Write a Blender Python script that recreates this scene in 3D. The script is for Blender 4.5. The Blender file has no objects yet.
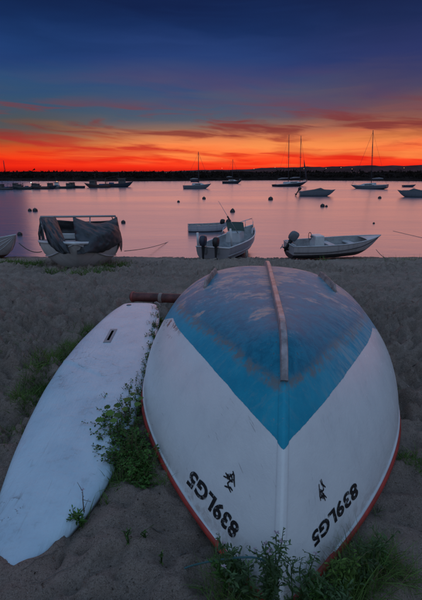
import bpy, bmesh, math, random
import numpy as np
from mathutils import Vector, Matrix, Euler
from mathutils.bvhtree import BVHTree
R = math.radians
sc = bpy.context.scene
col = sc.collection
random.seed(4)
rng = np.random.default_rng(4)

# ------------------------------------------------------------------ camera
F, CX, CY = 400.0, 211.0, 300.0            # focal length and centre in photo pixels (422 x 600)
PITCH, EYE = R(17.74), 1.5
cd = bpy.data.cameras.new('camera'); cam = bpy.data.objects.new('camera', cd); col.objects.link(cam)
cd.sensor_fit = 'VERTICAL'; cd.sensor_height = 36; cd.lens = 24; cd.clip_end = 20000; cd.clip_start = .05
cam.location = (0, 0, EYE); cam.rotation_euler = (math.pi / 2 - PITCH, 0, 0)
sc.camera = cam
sc.view_settings.view_transform = 'Standard'; sc.view_settings.look = 'None'
sc.view_settings.exposure = 0.0; sc.view_settings.gamma = 1; sc.view_settings.use_curve_mapping = False
sc.cycles.use_denoising = True

# ------------------------------------------------------------------ world: sunset sky
SUN_AZ = R(6)                               # just right of straight ahead
world = bpy.data.worlds.new('World'); sc.world = world; world.use_nodes = True
class NT:
    """small node-building helper"""
    def __init__(s, tree): s.t = tree
    def n(s, kind, **kw):
        o = s.t.nodes.new(kind)
        for k, v in kw.items():
            if hasattr(o, k): setattr(o, k, v)
        return o
    def put(s, sock, v):
        if v is None: return
        if hasattr(v, 'is_output'): s.t.links.new(v, sock)
        else:
            if hasattr(sock.default_value, '__len__') and not hasattr(v, '__len__'): v = (v,) * len(sock.default_value)
            if hasattr(sock.default_value, '__len__') and len(sock.default_value) == 4 and len(v) == 3: v = (*v, 1)
            sock.default_value = v
    def m(s, op, a, b=None, c=None, clamp=False):
        o = s.n('ShaderNodeMath', operation=op, use_clamp=clamp)
        for i, v in enumerate((a, b, c)): s.put(o.inputs[i], v)
        return o.outputs[0]
    def mix(s, f, a, b, mode='MIX'):
        o = s.n('ShaderNodeMix', data_type='RGBA', blend_type=mode)
        s.put(o.inputs[0], f); s.put(o.inputs[6], a); s.put(o.inputs[7], b)
        return o.outputs[2]
    def ramp(s, f, stops, interp='LINEAR'):
        o = s.n('ShaderNodeValToRGB'); cr = o.color_ramp; cr.interpolation = interp
        while len(cr.elements) < len(stops): cr.elements.new(.5)
        for e, (p, c) in zip(cr.elements, stops):
            e.position = p; e.color = (*c, 1) if hasattr(c, '__len__') else (c, c, c, 1)
        s.put(o.inputs[0], f); return o.outputs[0]
    def step(s, v, a, b):
        o = s.n('ShaderNodeMapRange', interpolation_type='SMOOTHSTEP')
        s.put(o.inputs[0], v); s.put(o.inputs[1], a); s.put(o.inputs[2], b); return o.outputs[0]
    def noise(s, vec, scale, detail=4, rough=.55, dist=0.0):
        o = s.n('ShaderNodeTexNoise'); s.put(o.inputs['Vector'], vec)
        o.inputs['Scale'].default_value = scale; o.inputs['Detail'].default_value = detail
        o.inputs['Roughness'].default_value = rough; o.inputs['Distortion'].default_value = dist
        return o.outputs[0]
    def xyz(s, x, y, z):
        o = s.n('ShaderNodeCombineXYZ')
        for i, v in enumerate((x, y, z)): s.put(o.inputs[i], v)
        return o.outputs[0]
    def sep(s, v):
        o = s.n('ShaderNodeSeparateXYZ'); s.put(o.inputs[0], v); return o.outputs
def lin(r, g, b):
    f = lambda c: (c / 255 / 12.92) if c / 255 <= .04045 else ((c / 255 + .055) / 1.055) ** 2.4
    return (f(r), f(g), f(b))
w = NT(world.node_tree)
for n_ in list(world.node_tree.nodes): world.node_tree.nodes.remove(n_)
d = w.n('ShaderNodeTexCoord').outputs['Generated']
dx, dy, dz = w.sep(d)
el = w.m('MULTIPLY', w.m('ARCSINE', dz), 180 / math.pi)                 # elevation, degrees
az = w.m('MULTIPLY', w.m('ARCTAN2', dx, dy), 180 / math.pi)             # azimuth, degrees, right positive
def elev_of(py): return math.degrees(math.atan((300 - py) / 400) - PITCH)
def stops(rows):
    out = [(0.0, lin(*rows[0][1]))]
    for py, c in rows: out.append((max(0.0, elev_of(py)) / 25.6, lin(*c)))
    return out
LEFT = stops([(171, (200, 24, 16)), (166, (244, 40, 18)), (158, (246, 62, 24)), (151, (214, 76, 34)), (144, (156, 78, 48)), (136, (108, 78, 66)),
              (127, (74, 82, 90)), (113, (56, 82, 106)), (88, (42, 76, 118)), (58, (28, 60, 114)), (28, (17, 44, 92)), (0, (11, 31, 72))])
MID = stops([(171, (205, 30, 20)), (166, (250, 50, 24)), (160, (255, 76, 36)), (153, (255, 122, 62)), (145, (250, 138, 78)), (136, (200, 118, 82)),
             (128, (124, 100, 92)), (114, (80, 90, 108)), (90, (54, 76, 118)), (60, (36, 61, 116)), (28, (20, 45, 95)), (0, (13, 32, 76))])
RIGHT = stops([(171, (200, 26, 20)), (166, (244, 46, 26)), (160, (255, 70, 36)), (153, (255, 112, 58)), (144, (244, 118, 68)), (135, (202, 104, 70)),
               (124, (142, 86, 74)), (110, (104, 76, 86)), (90, (72, 66, 98)), (60, (42, 52, 102)), (28, (25, 40, 84)), (0, (17, 29, 68))])
# cloud field stretched along the horizon
cv = w.xyz(w.m('MULTIPLY', az, .055), w.m('MULTIPLY', w.m('ADD', el, w.m('MULTIPLY', az, .03)), .36), 0.37)
wv = w.noise(cv, .7, 3, .5)
cv2 = w.xyz(w.m('ADD', w.m('MULTIPLY', az, .05), w.m('MULTIPLY', wv, 1.3)), w.m('ADD', w.m('MULTIPLY', el, .42), w.m('MULTIPLY', wv, 2.2)), 1.7)
c1 = w.noise(cv2, 1.1, 4, .5, .2)
c2 = w.noise(w.xyz(w.m('ADD', w.m('MULTIPLY', az, .10), w.m('MULTIPLY', wv, 1.0)), w.m('ADD', w.m('MULTIPLY', el, .95), w.m('ADD', w.m('MULTIPLY', az, .05), w.m('MULTIPLY', wv, 2.4))), 8.1), 1.05, 6, .56, .35)
elw = w.m('ADD', el, w.m('MULTIPLY', w.m('SUBTRACT', c1, .5), w.m('MULTIPLY', w.step(el, .2, 5), 4.6)))   # uneven bands
ep = w.m('DIVIDE', elw, 25.6)
cL, cM, cR = (w.ramp(ep, s) for s in (LEFT, MID, RIGHT))
front = w.mix(w.step(az, -24, -4), cL, cM)
front = w.mix(w.step(az, 2, 24), front, cR)
# darker red cloud bars low down, rose wisps higher up
low = w.m('MULTIPLY', w.step(el, .3, 1.6), w.m('SUBTRACT', 1, w.step(el, 6.0, 9.5)))
bar = w.m('MULTIPLY', w.step(c2, .43, .64), low)
front = w.mix(w.m('MULTIPLY', bar, .9), front, w.mix(w.step(el, 1.5, 5), lin(226, 34, 22), lin(126, 50, 52)))
lite = w.m('MULTIPLY', w.step(c1, .44, .64), w.m('MULTIPLY', low, w.step(az, -30, 5)))
front = w.mix(w.m('MULTIPLY', w.m('MULTIPLY', lite, w.m('SUBTRACT', 1, w.step(el, 3.5, 6.5))), .55), front, lin(255, 152, 78))
hi_ = w.m('MULTIPLY', w.step(el, 5.5, 8), w.m('SUBTRACT', 1, w.step(el, 8.5, 14)))
c3 = w.noise(w.xyz(w.m('MULTIPLY', az, .05), w.m('ADD', w.m('MULTIPLY', el, .34), w.m('ADD', w.m('MULTIPLY', az, .03), w.m('MULTIPLY', wv, 1.2))), 4.4), 1.0, 4, .5, .2)
wisp = w.m('MULTIPLY', w.m('MULTIPLY', w.step(c3, .42, .68), hi_), w.step(az, -34, -4))
front = w.mix(w.m('MULTIPLY', wisp, .42), front, lin(112, 64, 86))
# the rest of the dome: dusk blue overhead, lighter grey-blue opposite the glow
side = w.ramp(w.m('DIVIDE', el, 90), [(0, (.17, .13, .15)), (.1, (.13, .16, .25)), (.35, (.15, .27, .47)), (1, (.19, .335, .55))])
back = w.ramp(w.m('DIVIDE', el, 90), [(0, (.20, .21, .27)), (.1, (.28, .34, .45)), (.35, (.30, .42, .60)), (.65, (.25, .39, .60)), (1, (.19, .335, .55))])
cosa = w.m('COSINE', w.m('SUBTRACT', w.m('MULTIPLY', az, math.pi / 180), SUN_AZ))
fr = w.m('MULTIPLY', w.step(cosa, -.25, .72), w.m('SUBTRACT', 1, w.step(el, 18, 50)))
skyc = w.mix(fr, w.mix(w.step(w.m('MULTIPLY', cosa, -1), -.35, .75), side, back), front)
ns = w.n('ShaderNodeTexSky', sky_type='NISHITA'); ns.sun_disc = False
ns.sun_elevation = R(-2.0); ns.sun_rotation = SUN_AZ
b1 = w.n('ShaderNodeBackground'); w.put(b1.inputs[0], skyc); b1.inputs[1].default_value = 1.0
b2 = w.n('ShaderNodeBackground'); w.put(b2.inputs[0], ns.outputs[0]); b2.inputs[1].default_value = .01
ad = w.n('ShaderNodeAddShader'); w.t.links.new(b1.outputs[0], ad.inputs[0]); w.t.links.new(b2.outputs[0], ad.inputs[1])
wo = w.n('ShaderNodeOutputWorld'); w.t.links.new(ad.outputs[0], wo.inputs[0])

# ------------------------------------------------------------------ the last of the sun
sd = bpy.data.lights.new('sun', 'SUN'); sun = bpy.data.objects.new('sun', sd); col.objects.link(sun)
sd.energy = .5; sd.angle = R(60); sd.color = (1.0, .44, .30)
SUN_EL = R(8)
sv = Vector((math.sin(SUN_AZ) * math.cos(SUN_EL), math.cos(SUN_AZ) * math.cos(SUN_EL), math.sin(SUN_EL)))
sun.rotation_euler = (-sv).to_track_quat('-Z', 'Y').to_euler(); sun.location = (2, 10, 8)

# ------------------------------------------------------------------ helpers
WZ = -1.6                                   # water level
def ray(px, py):
    a = Vector(((px - CX) / F, 1.0, -(py - CY) / F))         # camera frame: right, forward, up
    c, s = math.cos(PITCH), math.sin(PITCH)
    return Vector((a.x, a.y * c + a.z * s, -a.y * s + a.z * c))
def at(px, py, z):
    r = ray(px, py); k = (z - EYE) / r.z
    return Vector((0, 0, EYE)) + r * k
def aty(px, py, y):
    r = ray(px, py); return Vector((0, 0, EYE)) + r * (y / r.y)
def sp(x): return np.log1p(np.exp(np.clip(x, -30, 30)))
def zb(y): return -.03 * (y - 1.5) - .118 * .8 * sp((y - 5) / .8)
def on_sand(px, py):
    r = ray(px, py); k = .5
    while EYE + r.z * k > zb(r.y * k) and k < 60: k += .004
    return Vector((r.x * k, r.y * k, float(zb(r.y * k))))
def vnoise(x, y, seed=0):
    xi, yi = np.floor(x).astype(int), np.floor(y).astype(int); fx, fy = x - xi, y - yi
    def h(a, b):
        n = (a * 374761393 + b * 668265263 + seed * 1442695041) & 0xffffffff
        n = ((n ^ (n >> 13)) * 1274126177) & 0xffffffff
        return ((n ^ (n >> 16)) & 0xffff) / 65535.0
    u, v = fx * fx * (3 - 2 * fx), fy * fy * (3 - 2 * fy)
    return (h(xi, yi) * (1 - u) + h(xi + 1, yi) * u) * (1 - v) + (h(xi, yi + 1) * (1 - u) + h(xi + 1, yi + 1) * u) * v - .5
def fbm(x, y, o=4, seed=0):
    r = 0; a = 1.0
    for i in range(o): r = r + a * vnoise(x * 2 ** i + 13.7 * i, y * 2 ** i - 7.1 * i, seed + i); a *= .5
    return r

class MB:
    """collects geometry, builds it as one mesh object"""
    def __init__(s): s.v = []; s.f = []
    def add(s, v, f):
        o = len(s.v); s.v += [tuple(p) for p in v]; s.f += [tuple(i + o for i in q) for q in f]; return s
    def grid(s, P, close_u=False, close_v=False):
        nu, nv = len(P), len(P[0]); v = [p for r in P for p in r]; f = []
        for i in range(nu if close_u else nu - 1):
            for j in range(nv if close_v else nv - 1):
                a, b = i, (i + 1) % nu; c, e = j, (j + 1) % nv
                f.append((a * nv + c, b * nv + c, b * nv + e, a * nv + e))
        return s.add(v, f)
    def box(s, c, sz, rot=None, taper=1.0):
        x, y, z = (k / 2 for k in sz); m = Euler(rot).to_matrix() if rot else Matrix.Identity(3)
        v = []
        for k in (-1, 1):
            q = taper if k > 0 else 1
            for i, j in ((-1, -1), (1, -1), (1, 1), (-1, 1)): v.append(Vector(c) + m @ Vector((i * x * q, j * y * q, k * z)))
        return s.add(v, [(3, 2, 1, 0), (4, 5, 6, 7), (0, 1, 5, 4), (1, 2, 6, 5), (2, 3, 7, 6), (3, 0, 4, 7)])
    def tube(s, pts, r, n=8, cap=True, flat=None):
        pts = [Vector(p) for p in pts]; P = []
        for i, p in enumerate(pts):
            t = (pts[min(i + 1, len(pts) - 1)] - pts[max(i - 1, 0)]).normalized()
            u = t.cross(Vector((0, 0, 1))); u = u.normalized() if u.length > 1e-4 else Vector((1, 0, 0)); q = u.cross(t)
            rr = r[i] if hasattr(r, '__len__') else r
            fl = flat or 1
            P.append([p + (u * math.cos(a) + q * math.sin(a) * fl) * rr for a in (2 * math.pi * k / n for k in range(n))])
        o = len(s.v); s.grid(P, close_v=True)
        if cap:
            s.f.append(tuple(o + k for k in range(n))); s.f.append(tuple(o + (len(P) - 1) * n + k for k in reversed(range(n))))
        return s
    def lathe(s, prof, n=16, o=(0, 0, 0), M=None):
        M = M or Matrix.Identity(3); o = Vector(o)
        P = [[o + M @ Vector((r * math.cos(a), r * math.sin(a), z)) for a in (2 * math.pi * k / n for k in range(n))] for r, z in prof]
        return s.grid(P, close_v=True)
    def build(s, name, mat, parent=None, smooth=True, bevel=0):
        me = bpy.data.meshes.new(name); me.from_pydata([tuple(v) for v in s.v], [], s.f); me.validate(); me.update()
        if smooth: me.polygons.foreach_set('use_smooth', [True] * len(me.polygons))
        o = bpy.data.objects.new(name, me); col.objects.link(o); me.materials.append(mat)
        if parent: o.parent = parent
        if bevel:
            b = o.modifiers.new('b', 'BEVEL'); b.width = bevel; b.segments = 2; b.limit_method = 'ANGLE'
        return o
def tag(o, label=None, cat=None, group=None, kind=None):
    for k, v in (('label', label), ('category', cat), ('group', group), ('kind', kind)):
        if v: o[k] = v
    return o
def thing(name, label, cat, loc=(0, 0, 0), rot=(0, 0, 0), group=None):
    o = bpy.data.objects.new(name, None); col.objects.link(o); o.location = loc; o.rotation_euler = rot
    o.empty_display_size = .1
    return tag(o, label, cat, group)

# ------------------------------------------------------------------ materials
def mat(name, c, rough=.5, metal=0, spec=.5, var=.0, vscale=6, bump=0, bscale=60, coat=0, emit=None):
    m = bpy.data.materials.new(name); m.use_nodes = True; t = NT(m.node_tree); b = m.node_tree.nodes['Principled BSDF']
    b.inputs['Roughness'].default_value = rough; b.inputs['Metallic'].default_value = metal
    b.inputs['Specular IOR Level'].default_value = spec; b.inputs['Coat Weight'].default_value = coat
    oc = t.n('ShaderNodeTexCoord').outputs['Object']
    if var:
        nz = t.noise(oc, vscale, 5, .6)
        t.put(b.inputs['Base Color'], t.mix(t.step(nz, .3, .7), tuple(k * (1 - var) for k in c), tuple(min(1, k * (1 + var)) for k in c)))
    else: t.put(b.inputs['Base Color'], c)
    if bump:
        bp = t.n('ShaderNodeBump'); bp.inputs['Strength'].default_value = bump; bp.inputs['Distance'].default_value = .01
        t.put(bp.inputs['Height'], t.noise(oc, bscale, 4)); t.put(b.inputs['Normal'], bp.outputs[0])
    if emit:
        t.put(b.inputs['Emission Color'], emit[0]); b.inputs['Emission Strength'].default_value = emit[1]
    return m
M = dict(
    gel=mat('white_gelcoat', (.62, .63, .64), .35, var=.12, vscale=3),
    gel2=mat('grey_white_paint', (.45, .46, .48), .45, var=.15, vscale=3),
    navy=mat('navy_paint', (.03, .035, .06), .35, var=.2),
    dark=mat('dark_bottom_paint', (.035, .03, .035), .6, var=.3),
    inner=mat('boat_interior', (.3, .3, .31), .6, var=.2),
    blackp=mat('black_plastic', (.012, .012, .014), .4),
    greyp=mat('grey_cowl', (.12, .13, .15), .35, var=.1),
    metal=mat('stainless_tube', (.6, .6, .6), .25, metal=1),
    alu=mat('aluminium', (.35, .35, .36), .45, metal=.7),
    glass=mat('windscreen_acrylic', (.10, .16, .15), .1),
    tarp=mat('grey_tarpaulin', (.045, .046, .052), .6, var=.25, vscale=5, bump=.25, bscale=25),
    wood=mat('weathered_wood', (.27, .215, .20), .6, var=.5, vscale=14, bump=.5, bscale=80),
    red=mat('red_rail', (.36, .035, .025), .5, var=.3, vscale=10, bump=.2),
    redf=mat('faded_red', (.11, .03, .026), .6, var=.5, vscale=9, bump=.3),
    pale=mat('pale_band', (.26, .20, .18), .6, var=.3),
    ink=mat('black_vinyl', (.008, .008, .010), .5),
    rope=mat('rope', (.12, .11, .10), .9), teal=mat('teal_rope', (.04, .12, .13), .8),
    buoy=mat('dark_buoy', (.02, .017, .018), .5, var=.3),
    sail=mat('furled_sail', (.22, .21, .22), .7),
    drab=mat('drab_grey_paint', (.07, .065, .07), .6, var=.3),
    trim=mat('trim_paint', (.28, .06, .05), .5), green=mat('green_paint', (.03, .09, .07), .5),
    bluep=mat('blue_paint', (.04, .08, .18), .5),
    lamp=mat('lit_lamp', (.8, .6, .3), .5, emit=((1, .45, .15), 1.3)),
    lampw=mat('lit_lamp_pale', (.8, .8, .7), .5, emit=((.75, .95, .8), 2)),
)
mi_ = M['ink']; t = NT(mi_.node_tree); b = mi_.node_tree.nodes['Principled BSDF']; oc = t.n('ShaderNodeTexCoord').outputs['Object']
t.put(b.inputs['Base Color'], t.mix(t.m('MULTIPLY', t.step(t.noise(oc, 45, 5, .7), .58, .64), .8), (.010, .010, .012), (.40, .41, .42)))
M['void'] = mat('slot_shade_black', (.004, .004, .004), 1, spec=0)
def leafmat(name, c, var=.45, spec=.3):
    m = bpy.data.materials.new(name); m.use_nodes = True; t = NT(m.node_tree); b = m.node_tree.nodes['Principled BSDF']
    at_ = t.n('ShaderNodeAttribute', attribute_name='rnd').outputs['Fac']
    t.put(b.inputs['Base Color'], t.mix(at_, tuple(k * (1 - var) for k in c), tuple(k * (1 + var) for k in c)))
    b.inputs['Roughness'].default_value = .6; b.inputs['Specular IOR Level'].default_value = spec
    tr = t.n('ShaderNodeBsdfTranslucent'); t.put(tr.inputs[0], tuple(k * 1.1 for k in c))
    ms = t.n('ShaderNodeMixShader'); ms.inputs[0].default_value = .25
    t.t.links.new(b.outputs[0], ms.inputs[1]); t.t.links.new(tr.outputs[0], ms.inputs[2])
    t.t.links.new(ms.outputs[0], m.node_tree.nodes['Material Output'].inputs[0])
    return m
M['grass'] = leafmat('grass_blade', (.095, .165, .035)); M['leaf'] = leafmat('weed_leaf', (.06, .14, .026))
M['yleaf'] = leafmat('yellow_green_leaf', (.095, .165, .03)); M['sage'] = leafmat('sage_leaf', (.075, .125, .05))
M['dry'] = leafmat('dry_stalk', (.21, .15, .09)); M['scrub'] = leafmat('scrub_leaf', (.022, .018, .015), spec=0)
M['flower'] = leafmat('small_flower', (.42, .33, .38), .2)

# ------------------------------------------------------------------ sand
ROWS = [(303, 122, 156), (306, 116, 158), (312, 108, 158.5), (320, 99, 157.5), (338, 80, 154), (362, 60, 148), (388, 43, 141), (415, 29, 132), (448, 14, 118), (475, 4, 105), (500, -4, 88), (525, -10, 66), (550, -13, 42), (575, -13, 22), (592, -9, 6)]
BZ = .035
st = []
for py, xl, xr in ROWS:
    a, c_ = at(xl, py, BZ), at(xr, py, BZ); st.append((a.y, a.x, c_.x))
st = st[::-1]; SY = np.array([s[0] for s in st]); SL = np.array([s[1] for s in st]); SR = np.array([s[2] for s in st])
def smooth_interp(yv, V):
    yy = np.interp(yv, SY, V)
    for k in (-.06, .06): yy = yy + np.interp(np.clip(yv + k, SY[0], SY[-1]), SY, V)
    return yy / 3
def axis(parts):
    out = []
    for a, b, s in parts: out += list(np.arange(a, b, s))
    return np.array(out + [parts[-1][1]])
xs_pos = axis([(0, 2.6, .022), (2.6, 6, .035), (6, 14, .09), (14, 40, 2), (40, 400, 40)])
xs = np.concatenate([-xs_pos[:0:-1], xs_pos])
ys = axis([(-6, .4, .4), (.4, 3.2, .018), (3.2, 6, .028), (6, 17, .042), (17, 30, .6), (30, 600, 30)])
GX, GY = np.meshgrid(xs, ys)
BURY = [at(p[0], p[1], .035) for p in ((-30, 535), (0, 546), (10, 552), (19, 562), (26, 553), (42, 548), (55, 534), (64, 524))]
def sand_z(X, Y):
    z = zb(Y)
    near = np.clip((18 - Y) / 6, 0, 1)
    wx, wy = X + .12 * fbm(X * 2, Y * 2, 3, 9), Y + .12 * fbm(X * 2 + 9, Y * 2, 3, 19)
    amp = np.clip(.55 + .9 * fbm(X * .5, Y * .5, 2, 77), .25, 1.1)
    amp = np.where(Y < 1.9, amp * .75, amp)
    n = .075 * fbm(X * .55, Y * .55, 3, 3) + amp * (.085 * fbm(wx * 3.0, wy * 3.9, 4, 5) - .115 * np.abs(fbm(wx * 4.4, wy * 6.6, 3, 41)))
    n = n + amp * (.055 * fbm(wx * 11, wy * 15, 3, 55) - .085 * np.abs(fbm(wx * 13, wy * 18, 2, 91)))
    # keep it calm right under the hull's bow plane so nothing pokes through the hull
    z = z + near * (n + (n - .075 * fbm(X * .55, Y * .55, 3, 3)) * 1.15 * np.clip((Y - 1.5) / 1.0, .12, 1))
    return z
def mound(X, Y):
    bx = np.array([p.x for p in BURY]); by = np.array([p.y for p in BURY])
    yb = np.interp(X, bx, by)
    yb = yb + .018 * fbm(X * 9, Y * 9, 3, 66)
    side = np.clip((bx[-1] + .05 - X) / .12, 0, 1)
    s = np.clip((yb - Y) / .10 + .45, 0, 1); s = s * s * (3 - 2 * s)
    return side * s * .085
gz = sand_z(GX, GY)
prng = np.random.default_rng(11)
for k in range(6000):                                            # trampled sand: heel pits and kicked-up rims
    y0 = 1.0 + 14 * prng.random() ** 1.25; x0 = prng.uniform(-1, 1) * (1.1 + y0 * .75)
    ra, rb = prng.uniform(.028, .07), prng.uniform(.04, .11); an = prng.normal(0, .7); dp = prng.uniform(.018, .052) * (.3 if y0 < 2.0 else .85)
    i0, i1 = np.searchsorted(xs, (x0 - .3, x0 + .3)); j0, j1 = np.searchsorted(ys, (y0 - .3, y0 + .3))
    sx_, sy_ = GX[j0:j1, i0:i1] - x0, GY[j0:j1, i0:i1] - y0
    u_, v_ = (sx_ * math.cos(an) + sy_ * math.sin(an)) / ra, (-sx_ * math.sin(an) + sy_ * math.cos(an)) / rb
    q_ = u_ * u_ + v_ * v_
    gz[j0:j1, i0:i1] += dp * (-np.exp(-q_ * .9) + .5 * np.exp(-(np.sqrt(q_) - 1.45) ** 2 * 5))
lft, rgt = np.interp(GY, SY, SL), np.interp(GY, SY, SR)           # the sand lies lower along the board's rails
dist = np.maximum(np.maximum(lft - GX, GX - rgt), 0) + 9.0 * ((GY < SY[0]) | (GY > SY[-1] + .05))
gz = np.minimum(gz, BZ - .075 + np.clip(dist - .02, 0, 9) * .6)
gz = np.maximum(gz, np.where(mound(GX, GY) > .02, gz * .35 + mound(GX, GY) * .9 - .012, -9))
gz = np.where(GY > 30, np.maximum(gz, -5), gz); gz = np.where((GY > 30), -5, gz)
gz = np.maximum(gz, -5)
TER_I = (xs, ys, gz)
def ground(x, y):
    i = min(max(np.searchsorted(xs, x) - 1, 0), len(xs) - 2); j = min(max(np.searchsorted(ys, y) - 1, 0), len(ys) - 2)
    u = (x - xs[i]) / (xs[i + 1] - xs[i]); v = (y - ys[j]) / (ys[j + 1] - ys[j])
    return float((gz[j, i] * (1 - u) + gz[j, i + 1] * u) * (1 - v) + (gz[j + 1, i] * (1 - u) + gz[j + 1, i + 1] * u) * v)
def grid_object(name, X, Y, Z, material):
    ny, nx = X.shape; me = bpy.data.meshes.new(name)
    co = np.stack([X, Y, Z], -1).reshape(-1, 3).astype(np.float32)
    idx = np.arange(ny * nx).reshape(ny, nx)
    q = np.stack([idx[:-1, :-1], idx[:-1, 1:], idx[1:, 1:], idx[1:, :-1]], -1).reshape(-1, 4)
    me.vertices.add(len(co)); me.vertices.foreach_set('co', co.ravel())
    me.loops.add(q.size); me.loops.foreach_set('vertex_index', q.ravel().astype(np.int32))
    me.polygons.add(len(q)); me.polygons.foreach_set('loop_start', np.arange(0, q.size, 4, dtype=np.int32))
    me.polygons.foreach_set('use_smooth', np.ones(len(q), dtype=bool)); me.update(calc_edges=True); me.validate()
    o = bpy.data.objects.new(name, me); col.objects.link(o); me.materials.append(material); return o
ms = bpy.data.materials.new('beach_sand'); ms.use_nodes = True; t = NT(ms.node_tree); b = ms.node_tree.nodes['Principled BSDF']
oc = t.n('ShaderNodeTexCoord').outputs['Object']
n1 = t.noise(oc, 2.2, 5, .6); n2 = t.noise(oc, 62, 6, .75); n3 = t.noise(oc, 240, 3, .7)
c = t.mix(t.step(n1, .3, .7), (.36, .27, .22), (.50, .38, .315))
c = t.mix(t.m('MULTIPLY', t.step(n2, .48, .66), .6), c, (.17, .13, .108))
c = t.mix(t.m('MULTIPLY', t.step(n3, .50, .62), .65), c, (.66, .55, .48))
c = t.mix(t.m('MULTIPLY', t.step(t.noise(oc, 150, 3, .7), .56, .64), .7), c, (.12, .09, .075))
sx, sy, sz = t.sep(oc)
wet = t.m('SUBTRACT', 1, t.step(sz, WZ + .02, WZ + .16))
c = t.mix(t.m('MULTIPLY', wet, .6), c, (.08, .065, .055))
t.put(b.inputs['Base Color'], c)
t.put(b.inputs['Roughness'], t.m('SUBTRACT', .95, t.m('MULTIPLY', wet, .5)))
b.inputs['Specular IOR Level'].default_value = .2
bp = t.n('ShaderNodeBump'); bp.inputs['Strength'].default_value = 1.0; bp.inputs['Distance'].default_value = .03
t.put(bp.inputs['Height'], t.m('ADD', t.m('MULTIPLY', n2, 1.2), t.m('MULTIPLY', n3, .5))); t.put(b.inputs['Normal'], bp.outputs[0])
tag(grid_object('sand_beach', GX, GY, gz, ms), kind='structure')

# ------------------------------------------------------------------ water
mw = bpy.data.materials.new('calm_water'); mw.use_nodes = True; t = NT(mw.node_tree); b = mw.node_tree.nodes['Principled BSDF']
oc = t.n('ShaderNodeTexCoord').outputs['Object']
t.put(b.inputs['Base Color'], (.335, .38, .465)); b.inputs['Metallic'].default_value = .9; b.inputs['IOR'].default_value = 1.4
wx, wy, wz_ = t.sep(oc)
wn = t.noise(t.xyz(t.m('MULTIPLY', wx, .02), t.m('MULTIPLY', wy, .11), 0), 1.0, 4, .6, .4)
t.put(b.inputs['Roughness'], t.m('ADD', .15, t.m('MULTIPLY', wn, .20)))
b.inputs['Specular IOR Level'].default_value = .8
bp = t.n('ShaderNodeBump'); bp.inputs['Strength'].default_value = .16; bp.inputs['Distance'].default_value = .12
t.put(bp.inputs['Height'], t.noise(t.xyz(t.m('MULTIPLY', wx, .5), t.m('MULTIPLY', wy, 1.6), 3), .8, 4, .55)); t.put(b.inputs['Normal'], bp.outputs[0])
wb = MB(); wb.grid([[(x, y, WZ) for x in np.linspace(-6000, 6000, 13)] for y in (11, 20, 40, 80, 160, 400, 1500, 6000, 12000)])
tag(wb.build('water', mw), kind='structure')

# ------------------------------------------------------------------ far shore and hills
def shore_y(x): return 146 + 10 * math.sin(x * .021 + 1) + 6 * math.sin(x * .057) + (-(x + 20) * .1 if x < -20 else 0)
msh = mat('dark_shore', (.022, .016, .015), 1, spec=0, var=.4, vscale=.3)
P = []
X = np.linspace(-330, 330, 331)
for k, (dy, dz) in enumerate(((0, -.6), (1.5, .1), (4, .7), (10, 1.5), (22, 2.5), (45, 2.9), (120, 2.4))):
    nzv = fbm(X * .06 + 3, X * 0 + k * 3.1, 4, 12 + k)
    P.append([(x, shore_y(x) + dy, WZ + dz * (1 + .5 * nz) + (0 if k else 0)) for x, nz in zip(X, nzv)])
tag(MB().grid(P).build('far_shore', msh), kind='structure')
mh = mat('hill_haze_tint', (.09, .045, .045), 1, spec=0, var=.3, vscale=.01)  # distance haze and its reddish glow are put into this base colour
hx = np.linspace(-2600, 2600, 200); P = []
prof = np.interp(hx, [-2600, -900, -300, 100, 500, 900, 1500, 2600], [4, 5, 7, 18, 32, 40, 48, 48])
for dyy, k in ((0, 0), (60, .5), (160, 1.0), (500, .9), (900, 0)):
    nzv = fbm(hx * .006, hx * 0 + .3, 4, 31)
    P.append([(x, 2600 + dyy - abs(x) * .1, WZ + h * k * (1 + .55 * nz)) for x, h, nz in zip(hx, prof, nzv)])
tag(MB().grid(P).build('hills', mh), kind='structure')

def set_rnd(o, vals_per_face):
    a = o.data.attributes.new('rnd', 'FLOAT', 'FACE'); a.data.foreach_set('value', np.asarray(vals_per_face, dtype=np.float32))
# scrub along the far spit: many small leaf clumps, one mass
v, f, rv = [], [], []
for i in range(6000):
    x = rng.uniform(-210, 260); k = rng.uniform(0, 1); y = shore_y(x) + 6 + 34 * k
    h0 = WZ + 1.0 + 1.4 * k; s = rng.uniform(.5, 1.25) * (1 + .6 * float(fbm(np.array([x * .05]), np.array([2.]), 3, 88)[0]))
    for q in range(9):
        c_ = np.array([x, y, h0]) + rng.normal(size=3) * np.array([1.0, .5, .36]) * s + np.array([0, 0, .35 * s])
        a_ = rng.normal(size=(3, 3)) * .42 * s; o_ = len(v)
        v += [tuple(c_ + a_[0]), tuple(c_ + a_[1]), tuple(c_ + a_[2])]; f.append((o_, o_ + 1, o_ + 2)); rv.append(rng.random())
mbs = MB(); mbs.v = v; mbs.f = f
so = mbs.build('shore_scrub', M['scrub'], smooth=False); set_rnd(so, rv)
tag(so, 'dark low scrub covering the far spit of land', 'scrub', kind='stuff')

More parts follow.
